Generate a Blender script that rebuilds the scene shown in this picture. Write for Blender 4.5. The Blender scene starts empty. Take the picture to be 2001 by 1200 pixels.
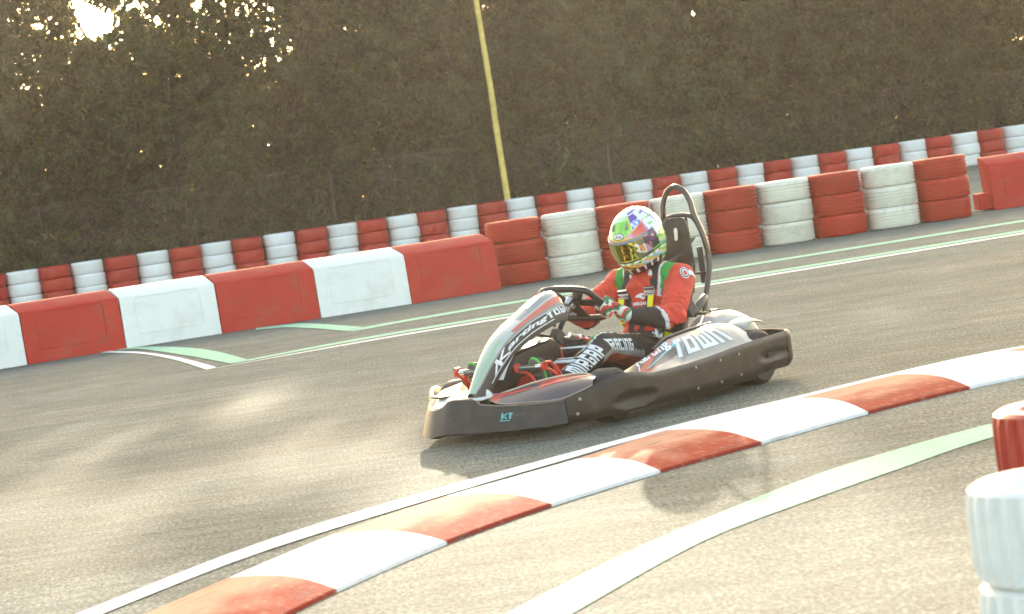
import bpy, bmesh, math, random
import numpy as np
from math import sin, cos, tan, pi, radians, atan, atan2, sqrt, hypot, floor
from mathutils import Vector, Matrix, noise
from mathutils.bvhtree import BVHTree
random.seed(7); RNG = np.random.default_rng(7)
SC = bpy.context.scene
COL = SC.collection

# ------------------------------------------------------------------ camera
FPX, IW, IH = 4724.0, 2001.0, 1200.0
ROLL, CAMH = radians(8.15), 1.21
PITCH = atan(258.0 / FPX)
cam_d = bpy.data.cameras.new('camera'); cam = bpy.data.objects.new('camera', cam_d); COL.objects.link(cam)
SC.camera = cam
cam_d.sensor_width = 36.0; cam_d.lens = FPX / IW * 36.0
cam_d.clip_start = 0.1; cam_d.clip_end = 2000.0
_U = Vector((0, sin(PITCH), cos(PITCH))); _F = Vector((0, cos(PITCH), -sin(PITCH))); _R = Vector((1, 0, 0))
_right = _R * cos(ROLL) - _U * sin(ROLL); _up = _R * sin(ROLL) + _U * cos(ROLL)
M = Matrix((_right, _up, -_F)).transposed().to_4x4(); M.translation = Vector((0, 0, CAMH))
cam.matrix_world = M
cam_d.dof.use_dof = True; cam_d.dof.focus_distance = 14.6; cam_d.dof.aperture_fstop = 7.2

# ------------------------------------------------------------------ world, sun, exposure
SUN_EL, SUN_AZ = radians(12.6), radians(2.6)      # azimuth measured from +Y towards +X
W = bpy.data.worlds.new("World"); SC.world = W; W.use_nodes = True
nt = W.node_tree; bg = nt.nodes['Background']
sky = nt.nodes.new('ShaderNodeTexSky'); sky.sky_type = 'NISHITA'; sky.sun_disc = False
sky.sun_elevation = SUN_EL; sky.sun_rotation = SUN_AZ
sky.air_density = 1.0; sky.dust_density = 3.0; sky.ozone_density = 0.6; sky.altitude = 0
tint = nt.nodes.new('ShaderNodeMix'); tint.data_type = 'RGBA'; tint.blend_type = 'MULTIPLY'; tint.inputs[0].default_value = 1
tint.inputs[7].default_value = (1.0, .93, .80, 1); nt.links.new(sky.outputs[0], tint.inputs[6]); nt.links.new(tint.outputs[2], bg.inputs[0]); bg.inputs[1].default_value = 0.15
sun_d = bpy.data.lights.new('sun', 'SUN'); sun = bpy.data.objects.new('sun', sun_d); COL.objects.link(sun)
sun_d.energy = 2.0; sun_d.angle = radians(0.53); sun_d.color = (1.0, 0.86, 0.66)
sdir = Vector((sin(SUN_AZ) * cos(SUN_EL), cos(SUN_AZ) * cos(SUN_EL), sin(SUN_EL)))
sun.rotation_euler = sdir.to_track_quat('Z', 'Y').to_euler(); sun.location = (0, 60, 30)
vs = SC.view_settings
vs.view_transform = 'Standard'; vs.look = 'None'; vs.gamma = 1.0; vs.exposure = 2.5; vs.use_curve_mapping = False
SC.cycles.max_bounces = 8; SC.cycles.transparent_max_bounces = 8

# ------------------------------------------------------------------ helpers
def gnd(px, py, z=0.0):
    """point at height z that the camera sees at (px, py) of the 2001x1200 photograph"""
    dx, dy = px - IW / 2, py - IH / 2
    x = dx * cos(ROLL) - dy * sin(ROLL); y = dx * sin(ROLL) + dy * cos(ROLL)
    d = _R * (x / FPX) + _F - _U * (y / FPX)
    t = (z - CAMH) / d.z
    return Vector((d.x * t, d.y * t, z))

def rgb(h):
    h = h.lstrip('#'); c = [int(h[i:i + 2], 16) / 255 for i in (0, 2, 4)]
    return tuple(v / 12.92 if v <= .04045 else ((v + .055) / 1.055) ** 2.4 for v in c)

MATS = {}
def mat(name, color=(.5, .5, .5), rough=.5, metal=0., var=.0, vscale=8., bump=0., bscale=60., spec=.5, coat=0., attr=None,
        dirt=None, dirt_amt=0., dirt_scale=3., objvar=0., sheen=0., translucent=0., scratch=None, scratch_vec=(1.5, 1.5, 45), scratch_amt=.5):
    if name in MATS: return MATS[name]
    m = bpy.data.materials.new(name); m.use_nodes = True; MATS[name] = m
    N = m.node_tree.nodes; L = m.node_tree.links; p = N['Principled BSDF']
    p.inputs['Roughness'].default_value = rough; p.inputs['Metallic'].default_value = metal
    p.inputs['Specular IOR Level'].default_value = spec; p.inputs['Coat Weight'].default_value = coat
    if sheen: p.inputs['Sheen Weight'].default_value = sheen
    tc = N.new('ShaderNodeTexCoord')
    if attr:
        a = N.new('ShaderNodeAttribute'); a.attribute_name = attr; col = a.outputs['Color']
    else:
        r = N.new('ShaderNodeRGB'); r.outputs[0].default_value = (*color, 1); col = r.outputs[0]
    def mixc(a, b, f, mode='MIX'):
        x = N.new('ShaderNodeMix'); x.data_type = 'RGBA'; x.blend_type = mode
        if hasattr(f, 'is_linked'): L.new(f, x.inputs[0])
        else: x.inputs[0].default_value = f
        for s, v in ((x.inputs[6], a), (x.inputs[7], b)):
            if hasattr(v, 'is_linked'): L.new(v, s)
            else: s.default_value = (*v, 1)
        return x.outputs[2]
    if var:
        n = N.new('ShaderNodeTexNoise'); n.inputs['Scale'].default_value = vscale; n.inputs['Detail'].default_value = 5
        L.new(tc.outputs['Object'], n.inputs['Vector'])
        mr = N.new('ShaderNodeMapRange'); mr.inputs[1].default_value = .3; mr.inputs[2].default_value = .7
        mr.inputs[3].default_value = 1 - var; mr.inputs[4].default_value = 1 + var
        L.new(n.outputs[0], mr.inputs[0]); cc = N.new('ShaderNodeCombineColor')
        for i in range(3): L.new(mr.outputs[0], cc.inputs[i])
        col = mixc(col, cc.outputs[0], 1.0, 'MULTIPLY')
    if objvar:
        oi = N.new('ShaderNodeObjectInfo'); mr = N.new('ShaderNodeMapRange')
        mr.inputs[3].default_value = 1 - objvar; mr.inputs[4].default_value = 1 + objvar * .3
        L.new(oi.outputs['Random'], mr.inputs[0]); cc = N.new('ShaderNodeCombineColor')
        for i in range(3): L.new(mr.outputs[0], cc.inputs[i])
        col = mixc(col, cc.outputs[0], 1.0, 'MULTIPLY')
    if dirt:
        n = N.new('ShaderNodeTexNoise'); n.inputs['Scale'].default_value = dirt_scale; n.inputs['Detail'].default_value = 9
        n.inputs['Roughness'].default_value = .7
        L.new(tc.outputs['Object'], n.inputs['Vector'])
        mr = N.new('ShaderNodeMapRange'); mr.inputs[1].default_value = .5; mr.inputs[2].default_value = .72
        mr.inputs[4].default_value = dirt_amt; L.new(n.outputs[0], mr.inputs[0])
        col = mixc(col, dirt, mr.outputs[0])
    if scratch:
        mp = N.new('ShaderNodeMapping'); mp.inputs['Scale'].default_value = scratch_vec; mp.inputs['Rotation'].default_value = (.04, .06, .03)
        L.new(tc.outputs['Object'], mp.inputs[0])
        n = N.new('ShaderNodeTexNoise'); n.inputs['Scale'].default_value = 2.2; n.inputs['Detail'].default_value = 8; n.inputs['Roughness'].default_value = .72
        L.new(mp.outputs[0], n.inputs['Vector'])
        mr = N.new('ShaderNodeMapRange'); mr.inputs[1].default_value = .60; mr.inputs[2].default_value = .70; mr.inputs[4].default_value = scratch_amt
        L.new(n.outputs[0], mr.inputs[0]); col = mixc(col, scratch, mr.outputs[0])
    L.new(col, p.inputs['Base Color'])
    if bump:
        n = N.new('ShaderNodeTexNoise'); n.inputs['Scale'].default_value = bscale; n.inputs['Detail'].default_value = 6
        L.new(tc.outputs['Object'], n.inputs['Vector'])
        b = N.new('ShaderNodeBump'); b.inputs['Strength'].default_value = min(1, bump); b.inputs['Distance'].default_value = .01 if bump <= 1 else .01 * bump
        L.new(n.outputs[0], b.inputs['Height']); L.new(b.outputs[0], p.inputs['Normal'])
    if translucent:
        out = N['Material Output']; t = N.new('ShaderNodeBsdfTranslucent'); mx = N.new('ShaderNodeMixShader')
        mx.inputs[0].default_value = translucent
        t.inputs['Color'].default_value = (color[0] * 3.2, color[1] * 3.4, color[2] * 1.2, 1)
        L.new(p.outputs[0], mx.inputs[1]); L.new(t.outputs[0], mx.inputs[2]); L.new(mx.outputs[0], out.inputs['Surface'])
    return m

class MB:
    def __init__(s): s.v = []; s.f = []; s.m = []
    def add(s, vs, fs, mi=0):
        o = len(s.v); s.v += [tuple(v) for v in vs]; s.f += [tuple(i + o for i in f) for f in fs]; s.m += [mi] * len(fs); return s
    def box(s, c, d, R=None, mi=0):
        vs = []
        for i in (-1, 1):
            for j in (-1, 1):
                for k in (-1, 1):
                    p = Vector((i * d[0] / 2, j * d[1] / 2, k * d[2] / 2))
                    if R is not None: p = R @ p
                    vs.append(p + Vector(c))
        return s.add(vs, [(0, 1, 3, 2), (4, 6, 7, 5), (0, 4, 5, 1), (2, 3, 7, 6), (0, 2, 6, 4), (1, 5, 7, 3)], mi)
    def loft(s, rings, closed=True, cap=True, mi=0):
        n = len(rings[0]); vs = [v for r in rings for v in r]; fs = []
        for i in range(len(rings) - 1):
            for j in range(n if closed else n - 1):
                k = (j + 1) % n
                fs.append((i * n + j, i * n + k, (i + 1) * n + k, (i + 1) * n + j))
        if cap and closed:
            fs.append(tuple(range(n - 1, -1, -1))); fs.append(tuple((len(rings) - 1) * n + j for j in range(n)))
        return s.add(vs, fs, mi)
    def tube(s, path, r, n=10, closed=False, mi=0):
        path = [Vector(p) for p in path]; rs = r if isinstance(r, (list, tuple)) else [r] * len(path)
        N = len(path); rings = []; ref = None
        for i, p in enumerate(path):
            if closed: t = path[(i + 1) % N] - path[i - 1]
            else: t = path[min(i + 1, N - 1)] - path[max(i - 1, 0)]
            t.normalize()
            if ref is None:
                ref = Vector((0, 0, 1)) if abs(t.z) < .9 else Vector((1, 0, 0))
            a = (ref - t * ref.dot(t)).normalized(); b = t.cross(a); ref = a
            rings.append([p + (a * cos(2 * pi * k / n) + b * sin(2 * pi * k / n)) * rs[i] for k in range(n)])
        if closed: rings.append(rings[0])
        return s.loft(rings, True, not closed, mi)
    def lathe(s, prof, n=48, axis='z', c=(0, 0, 0), mi=0, rmod=None, close=True):
        rings = []
        pr = list(prof) + ([prof[0]] if close else [])
        for k in range(n):
            a = 2 * pi * k / n; ring = []
            for j, (r, z) in enumerate(pr):
                rr = r if rmod is None else rmod(k, j % len(prof), r)
                x, y = rr * cos(a), rr * sin(a)
                p = {'z': (x, y, z), 'y': (x, z, y), 'x': (z, x, y)}[axis]
                ring.append((p[0] + c[0], p[1] + c[1], p[2] + c[2]))
            rings.append(ring)
        rings.append(rings[0])
        return s.loft(rings, False, False, mi)
    def poly_prism(s, pts, off, mi=0):
        """pts: 3D polygon, off: extrusion vector"""
        n = len(pts); off = Vector(off); vs = [Vector(p) for p in pts] + [Vector(p) + off for p in pts]
        fs = [tuple(range(n - 1, -1, -1)), tuple(range(n, 2 * n))] + [(i, (i + 1) % n, n + (i + 1) % n, n + i) for i in range(n)]
        return s.add(vs, fs, mi)
    def mesh(s, name, mats, ang=35, smooth=True):
        me = bpy.data.meshes.new(name); me.from_pydata([tuple(v) for v in s.v], [], s.f)
        for m in (mats if isinstance(mats, (list, tuple)) else [mats]): me.materials.append(m)
        if any(s.m): me.polygons.foreach_set('material_index', s.m)
        bm = bmesh.new(); bm.from_mesh(me); bmesh.ops.remove_doubles(bm, verts=bm.verts, dist=1e-5)
        bmesh.ops.recalc_face_normals(bm, faces=bm.faces); bm.to_mesh(me); bm.free()
        if smooth:
            me.shade_smooth(); me.set_sharp_from_angle(angle=radians(ang))
        me.update(); return me
    def build(s, name, mats, parent=None, ang=35, smooth=True, bevel=0, seg=2, solid=0, subsurf=0):
        o = bpy.data.objects.new(name, s.mesh(name, mats, ang, smooth)); COL.objects.link(o)
        if parent is not None: o.parent = parent
        if solid:
            md = o.modifiers.new('solid', 'SOLIDIFY'); md.thickness = solid; md.offset = 0
        if bevel:
            md = o.modifiers.new('bevel', 'BEVEL'); md.width = bevel; md.segments = seg; md.limit_method = 'ANGLE'; md.angle_limit = radians(30)
        if subsurf:
            md = o.modifiers.new('sub', 'SUBSURF'); md.levels = subsurf; md.render_levels = subsurf
        return o

def tag(o, label=None, cat=None, group=None, kind=None):
    for k, v in (('label', label), ('category', cat), ('group', group), ('kind', kind)):
        if v: o[k] = v
    return o
def empty(name, loc=(0, 0, 0), rz=0):
    o = bpy.data.objects.new(name, None); COL.objects.link(o); o.location = loc; o.rotation_euler = (0, 0, rz); o.empty_display_size = .1
    return o
def lerp(a, b, t): return a + (b - a) * t
def spline(pts, n):
    pts = [Vector(p) for p in pts]; out = []
    m = len(pts) - 1
    for i in range(n + 1):
        u = i / n * m; k = min(int(u), m - 1); t = u - k
        p0 = pts[max(k - 1, 0)]; p1 = pts[k]; p2 = pts[k + 1]; p3 = pts[min(k + 2, m)]
        out.append(.5 * ((2 * p1) + (p2 - p0) * t + (2 * p0 - 5 * p1 + 4 * p2 - p3) * t * t + (3 * p1 - p0 - 3 * p2 + p3) * t ** 3))
    return out
def interp(xs, ys, x):
    if x <= xs[0]: return ys[0]
    for i in range(len(xs) - 1):
        if x <= xs[i + 1]: return lerp(ys[i], ys[i + 1], (x - xs[i]) / (xs[i + 1] - xs[i]))
    return ys[-1]
# ------------------------------------------------------------------ ground
def asphalt():
    m = bpy.data.materials.new('asphalt'); m.use_nodes = True
    N = m.node_tree.nodes; L = m.node_tree.links; p = N['Principled BSDF']
    tc = N.new('ShaderNodeTexCoord')
    def noisen(scale, vec=(1, 1, 1), detail=4, rough=.6, dist=0):
        mp = N.new('ShaderNodeMapping'); mp.inputs['Scale'].default_value = vec; mp.inputs['Rotation'].default_value = (0, 0, radians(-4))
        L.new(tc.outputs['Object'], mp.inputs[0])
        n = N.new('ShaderNodeTexNoise'); n.inputs['Scale'].default_value = scale; n.inputs['Detail'].default_value = detail
        n.inputs['Roughness'].default_value = rough; n.inputs['Distortion'].default_value = dist
        L.new(mp.outputs[0], n.inputs['Vector']); return n.outputs[0]
    def mr(x, a, b, c, d):
        q = N.new('ShaderNodeMapRange'); q.inputs[1].default_value = a; q.inputs[2].default_value = b
        q.inputs[3].default_value = c; q.inputs[4].default_value = d; L.new(x, q.inputs[0]); return q.outputs[0]
    def mul(a, b):
        q = N.new('ShaderNodeMath'); q.operation = 'MULTIPLY'; L.new(a, q.inputs[0]); L.new(b, q.inputs[1]); return q.outputs[0]
    streak = mr(noisen(1.0, (.16, 2.6, 1), 7, .62, .3), .32, .68, .84, 1.12)
    rubber = mr(noisen(.5, (.10, 1.3, 1), 3, .5), .40, .70, 1.08, .80)
    blot = mul(mr(noisen(1.6, (1, 1, 1), 6, .7), .3, .7, .78, 1.16), mr(noisen(9, (.7, 1, 1), 5, .75), .35, .65, .82, 1.14))
    stones = mr(noisen(66, (.9, .5, 1), 4, .8), .40, .62, .46, 1.56)
    fine = mr(noisen(170, (1, 1, 1), 2, .6), .35, .65, .7, 1.3)
    lines = mr(noisen(1.0, (.05, 9, 1), 5, .6, .15), .36, .64, .86, 1.1)
    f = mul(mul(mul(mul(mul(streak, rubber), blot), stones), fine), lines)
    cr = N.new('ShaderNodeMix'); cr.data_type = 'RGBA'
    cr.inputs[6].default_value = (.198, .226, .205, 1); cr.inputs[7].default_value = (.236, .243, .208, 1)
    L.new(mr(noisen(.7, (.5, 1.5, 1), 4), .35, .65, 0, 1), cr.inputs[0])
    cc = N.new('ShaderNodeCombineColor')
    for i in range(3): L.new(f, cc.inputs[i])
    mx = N.new('ShaderNodeMix'); mx.data_type = 'RGBA'; mx.blend_type = 'MULTIPLY'; mx.inputs[0].default_value = 1
    L.new(cr.outputs[2], mx.inputs[6]); L.new(cc.outputs[0], mx.inputs[7]); L.new(mx.outputs[2], p.inputs['Base Color'])
    p.inputs['Roughness'].default_value = .85; p.inputs['Specular IOR Level'].default_value = .12
    b = N.new('ShaderNodeBump'); b.inputs['Strength'].default_value = .9; b.inputs['Distance'].default_value = .006
    L.new(stones, b.inputs['Height']); L.new(b.outputs[0], p.inputs['Normal'])
    return m
ASPH = asphalt()
g = MB(); g.add([(-350, -60, 0), (350, -60, 0), (350, 600, 0), (-350, 600, 0)], [(0, 1, 2, 3)])
tag(g.build('ground', ASPH, smooth=False), kind='structure')
soil = mat('soil', (.09, .065, .04), .95, var=.35, vscale=3, bump=1, bscale=20)
a_ = .293
def farpt(s, off=0, z=0.):      # along the far row of tyres: s metres from its left end, off metres behind it
    return Vector((-9.24 + cos(a_) * s - sin(a_) * off, 45.08 + sin(a_) * s + cos(a_) * off, z))
g = MB(); g.add([farpt(-150, .75, .004), farpt(200, .75, .004), farpt(200, 60, .004), farpt(-150, 60, .004)], [(0, 1, 2, 3)])
tag(g.build('verge', soil, smooth=False), kind='structure')

# ------------------------------------------------------------------ painted lines
def paint_mat(name, c, wear):
    return mat(name, c, .85, spec=.06, var=.1, vscale=30, dirt=(.20, .19, .15), dirt_amt=wear, dirt_scale=14, bump=.5, bscale=120)
white_paint = paint_mat('white_line_paint', (.80, .78, .74), .35)
mint_paint = paint_mat('mint_line_paint', (.36, .60, .42), .45)
def resample(px, n):
    P = [gnd(*p) for p in px]; return spline(P, n)
def strip(name, pxa, pxb, m, z=.003, n=40):
    A, B = resample(pxa, n), resample(pxb, n)
    mb = MB(); vs = []
    for a, b in zip(A, B): vs += [(a.x, a.y, z), (b.x, b.y, z)]
    mb.add(vs, [(2 * i, 2 * i + 1, 2 * i + 3, 2 * i + 2) for i in range(n)])
    return tag(mb.build(name, m, smooth=False), kind='structure')
strip('white_line', [(-420, 1428), (155, 1200), (500, 1065), (800, 972), (1000, 917), (1100, 890), (1250, 850), (1400, 812), (1560, 775), (1750, 729), (1960, 684), (2190, 651), (2450, 624)],
      [(-420, 1454), (205, 1200), (500, 1085), (800, 990), (1000, 931), (1100, 902), (1250, 858), (1400, 820), (1560, 783), (1750, 737), (1960, 691), (2190, 658), (2450, 631)], white_paint, .0045)
strip('mint_line', [(850, 1290), (1000, 1195), (1250, 1070), (1415, 1000), (1565, 940), (1700, 895), (1950, 826), (2250, 762)],
      [(960, 1290), (1125, 1197), (1300, 1097), (1415, 1041), (1565, 985), (1750, 920), (1950, 853), (2250, 784)], mint_paint)
strip('mint_line', [(676, 644), (708, 640), (800, 624), (1025, 586), (1600, 494), (2000, 430), (2300, 383)],
      [(676, 648), (708, 645), (800, 628), (1025, 590), (1600, 498), (2000, 434), (2300, 387)], mint_paint)
strip('mint_line', [(470, 706), (700, 662), (1000, 612), (1600, 515), (2000, 449.5), (2300, 401)],
      [(453, 712), (700, 666), (1000, 616), (1600, 519), (2000, 453.5), (2300, 405)], mint_paint)
strip('white_line', [(424, 719.5), (700, 668.5), (1000, 618), (1600, 520.6), (2000, 455), (2300, 406.5)],
      [(404, 723.5), (700, 671), (1000, 621), (1600, 523.6), (2000, 458), (2300, 409.5)], white_paint)
strip('mint_line', [(500, 642), (560, 635), (592, 633), (640, 635), (708, 640)],
      [(500, 646), (552, 641), (590, 641.5), (630, 644), (676, 648)], mint_paint, .0060)
strip('mint_line', [(230, 682), (288, 678.5), (360, 680), (420, 687), (484, 704)],
      [(230, 686), (276, 683.5), (360, 695), (400, 702), (452, 712)], mint_paint, .0060)
strip('white_line', [(180, 686), (228, 687), (280, 689), (352, 700), (424, 719)],
      [(180, 690), (224, 690.5), (280, 693), (340, 704), (404, 724)], white_paint, .0060)

# ------------------------------------------------------------------ kerb
Fp = [(-10, 1335), (230, 1226), (445, 1132), (650, 1047), (870, 972), (1125, 899), (1300, 843), (1560, 780), (1750, 734), (1960, 688), (2190, 655), (2450, 628)]
Np = [(190, 1400), (425, 1275), (657, 1159), (872, 1065), (1077, 991), (1289, 925), (1487, 869), (1695, 810), (1894, 761), (2100, 719), (2310, 678), (2560, 640)]
kerb_red, kerb_white = rgb('#b4553f'), (.80, .78, .75)
kerb = MB(); kcol = []
FP, NP = [gnd(*p) for p in Fp], [gnd(*p) for p in Np]
SEG, VN = 70, 36
def kprof(v): return .004 + .030 * (sin(v / .62 * pi / 2) if v < .62 else cos((v - .62) / .38 * pi / 2 * .86))
FS, NS = spline(FP, SEG * (len(FP) - 1)), spline(NP, SEG * (len(NP) - 1))
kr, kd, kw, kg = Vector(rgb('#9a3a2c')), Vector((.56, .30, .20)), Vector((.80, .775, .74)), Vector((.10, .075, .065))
for i, (a, b) in enumerate(zip(FS, NS)):
    white = ((i - .001) // SEG) % 2 == 0
    for j in range(VN + 2):
        v = min(j / VN, 1); p = a.lerp(b, v)
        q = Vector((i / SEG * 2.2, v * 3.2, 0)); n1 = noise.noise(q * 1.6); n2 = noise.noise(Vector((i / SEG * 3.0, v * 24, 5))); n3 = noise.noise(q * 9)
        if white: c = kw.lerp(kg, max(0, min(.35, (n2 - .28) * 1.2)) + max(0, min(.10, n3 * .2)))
        else:      # pale ramp: paint worn by tyres, with sun glare partly painted in; whole near the lip
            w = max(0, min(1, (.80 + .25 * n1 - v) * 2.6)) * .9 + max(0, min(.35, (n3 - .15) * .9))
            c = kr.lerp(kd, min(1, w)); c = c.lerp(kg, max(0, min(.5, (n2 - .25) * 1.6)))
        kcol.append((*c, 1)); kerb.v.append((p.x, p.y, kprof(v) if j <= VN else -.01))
R = VN + 2
for i in range(len(FS) - 1):
    for j in range(R - 1): kerb.f.append((i * R + j, (i + 1) * R + j, (i + 1) * R + j + 1, i * R + j + 1))
me = bpy.data.meshes.new('kerb'); me.from_pydata(kerb.v, [], kerb.f); me.shade_smooth()
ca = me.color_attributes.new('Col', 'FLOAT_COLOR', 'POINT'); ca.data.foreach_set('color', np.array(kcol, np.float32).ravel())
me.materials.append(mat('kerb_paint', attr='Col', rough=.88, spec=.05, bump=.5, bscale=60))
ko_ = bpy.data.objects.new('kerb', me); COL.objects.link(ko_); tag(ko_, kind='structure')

# ------------------------------------------------------------------ plastic track barriers
bar_red = mat('barrier_red', rgb('#b8281b'), .5, spec=.25, var=.07, vscale=5, dirt=(.30, .10, .07), dirt_amt=.5, dirt_scale=4, scratch=(.5, .12, .09), scratch_vec=(1.5, 2, 22), scratch_amt=.35, bump=.12, bscale=90)
bar_white = mat('barrier_white', (.82, .81, .77), .5, spec=.3, var=.03, vscale=4, dirt=(.52, .50, .45), dirt_amt=.45, dirt_scale=3, scratch=(.42, .38, .34), scratch_vec=(1.5, 2, 22), scratch_amt=.35, bump=.1, bscale=90)
PROF = [(0, 0), (.012, .05), (.05, .49), (.066, .525), (.19, .612), (.24, .622), (.30, .612), (.40, .525), (.45, .06), (.46, 0)]
def barrier(p0, p1, m, label, left_free=False):
    d = (p1 - p0); Lw = d.length; rz = atan2(d.y, d.x)
    root = empty('track_barrier', p0, rz)
    mb = MB()
    def ring(x, sh):
        # the joint slants: the crest of the unit is shifted back along the row
        return [(x - .085 * max(0, min(1, (z - .535) / .1)) * sh, y, z + (.0)) for y, z in PROF]
    g_ = .004
    xs = [(0 + g_, 1), (.02, 1), (Lw * .5, 1), (Lw - .02, 1), (Lw - g_, 1)]
    mb.loft([ring(x, s) for x, s in xs], True, True)
    mb.build('shell', m, root, ang=28, bevel=.006, seg=2)
    # recessed panel with raised rounded edge on both long faces
    for sgn in (1, -1):
        def face(x, z):
            t = (z - .05) / .45; y = .012 + .038 * t
            return Vector((x, y - .002, z)) if sgn == 1 else Vector((x, .455 - (.05 * t) + .002, z))
        x0, x1, z0, z1, r = .15 * Lw, .83 * Lw, .13, .505, .045
        pts = []
        for cx, cz, s in ((x1 - r, z1 - r, 0), (x0 + r, z1 - r, 1), (x0 + r, z0 + r, 2), (x1 - r, z0 + r, 3)):
            for k in range(6):
                a = pi / 2 * (s + k / 5); pts.append(face(cx + r * cos(a), cz + r * sin(a)))
        e = MB(); e.tube(pts, .0030, 6, closed=True); e.build('panel_edge', m, root)
    if left_free:
        t = MB(); t.box((-.07, .22, .115), (.16, .30, .19)); t.build('joint_tongue', m, root, bevel=.015)
    tag(root, label, 'barrier', 'red and white plastic barriers along the track edge')
    return root
bp = [(-140, 745), (54.7, 713), (248, 681.5), (435, 652), (628, 622), (806, 594), (982, 565)]
bl = ['white plastic barrier cut off by the left edge of the photo', 'red plastic barrier furthest left in the row',
      'white plastic barrier between the furthest left red one and the next red one', 'red plastic barrier standing in the middle between two whole white barriers',
      'white plastic barrier just left of the red one that touches the tyre stacks', 'red plastic barrier with its right end against the first red tyre stack']
for i in range(6):
    p0, p1 = gnd(*bp[i]), gnd(*bp[i + 1])
    if i == 0: p0.z = 0
    barrier(p0, p1, bar_white if i % 2 == 0 else bar_red, bl[i])
q0 = gnd(1944, 411); barrier(q0, q0 + Vector((cos(.04), sin(.04), 0)) * 1.05, bar_red, 'red plastic barrier alone at the right edge, past the last tyre stack', True)
# ------------------------------------------------------------------ tyres
def tyre_mesh(name, D, w, style, n, m, hole=.6):
    R = D / 2; rb = R * hole; h = w / 2
    sh = .20 * w
    prof = [(rb, -h * .55), (rb + .012, -h * .62), (rb + (R - rb) * .35, -h * .96), (rb + (R - rb) * .62, -h), (R - .030, -h * .985), (R - .012, -h * .91), (R - .003, -h * .74)]
    tread = []
    if style == 'ribbed':
        gs = [-.48, -.16, .16, .48]
        for gz in gs:
            for dz, dr in ((-.07, 0), (-.05, -.014), (.05, -.014), (.07, 0)): tread.append((R + dr - .006 * gz * gz, (gz + dz) * h))
    elif style == 'block':
        gs = [-.52, -.27, 0, .27, .52]
        for gz in gs:
            for dz, dr in ((-.06, 0), (-.042, -.013), (.042, -.013), (.06, 0)): tread.append((R + dr - .006 * gz * gz, (gz + dz) * h))
    else:
        for gz in (-.4, 0, .4): tread.append((R + .003 - .01 * gz * gz, gz * h))
    prof += tread + [(r, -z) for r, z in reversed(prof)]
    prof += [(rb - .0, h * .3), (rb, -h * .3)] if False else []
    nb = 7; nt_ = len(tread)
    def rmod(k, j, r):
        if style in ('ribbed', 'block'):
            if j in (5, 6) or j in (nb + nt_, nb + nt_ + 1): return r - (.008 if k % 3 == 0 else 0)
            if style == 'block' and nb <= j < nb + nt_ and ((k + (j - nb) // 4) % 3 == 0): return r - .004
        return r
    mb = MB(); mb.lathe(prof, n, 'z', rmod=rmod)
    return mb.mesh(name, m, ang=30)
t_red = mat('tyre_red_paint', rgb('#bb3321'), .5, spec=.28, var=.10, vscale=7, dirt=(.12, .045, .03), dirt_amt=.65, dirt_scale=7, bump=.3, bscale=90, objvar=.14)
t_white = mat('tyre_cream_paint', (.80, .775, .68), .5, var=.05, vscale=7, dirt=(.42, .38, .28), dirt_amt=.5, dirt_scale=5, scratch=(.2, .18, .15), scratch_vec=(2, 2, 14), scratch_amt=.5, bump=.3, bscale=90, objvar=.07)
t_redf = mat('tyre_red_gloss', rgb('#b01f18'), .38, spec=.35, var=.08, vscale=6, dirt=(.10, .02, .015), dirt_amt=.3, dirt_scale=5, objvar=.12)
t_whitef = mat('tyre_white_gloss', (.78, .79, .80), .42, var=.04, vscale=6, dirt=(.45, .44, .42), dirt_amt=.3, dirt_scale=5, objvar=.05)
TW, TD = .2355, .615
NM = {}
for c, m in (('red', t_red), ('white', t_white)):
    NM[c] = [tyre_mesh('tyre_' + s, TD, TW, s, 132, m) for s in ('ribbed', 'block')]
FM = {'red': [tyre_mesh('tyre_plain', TD, TW, 'plain', 48, t_redf)], 'white': [tyre_mesh('tyre_ribbed_small', TD, TW, 'ribbed', 60, t_whitef), tyre_mesh('tyre_plain_white', TD, TW, 'plain', 48, t_whitef)]}
ORD = ['first', 'second', 'third', 'fourth', 'fifth', 'sixth', 'seventh', 'eighth', 'ninth', 'tenth', 'eleventh', 'twelfth', 'thirteenth', 'fourteenth', 'fifteenth', 'sixteenth',
       'seventeenth', 'eighteenth', 'nineteenth', 'twentieth', 'twenty-first', 'twenty-second', 'twenty-third', 'twenty-fourth', 'twenty-fifth', 'twenty-sixth', 'twenty-seventh',
       'twenty-eighth', 'twenty-ninth', 'thirtieth', 'thirty-first', 'thirty-second', 'thirty-third', 'thirty-fourth', 'thirty-fifth', 'thirty-sixth']
LV = ['bottom', 'middle', 'top']
def stack(x, y, meshes, lab, group, levels=LV, w=TW, jit=.012, lean=0.):
    for k in range(len(levels)):
        o = bpy.data.objects.new('tyre', random.choice(meshes)); COL.objects.link(o)
        o.location = (x + random.uniform(-jit, jit) + lean * k, y + random.uniform(-jit, jit), w * (k + .5) + .0015 * k)
        o.rotation_euler = (random.uniform(-.006, .006), random.uniform(-.006, .006), random.uniform(0, 6.28))
        tag(o, lab % levels[k], 'tyre', group)
b_ = .163
rg = random.Random(5)
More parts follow.
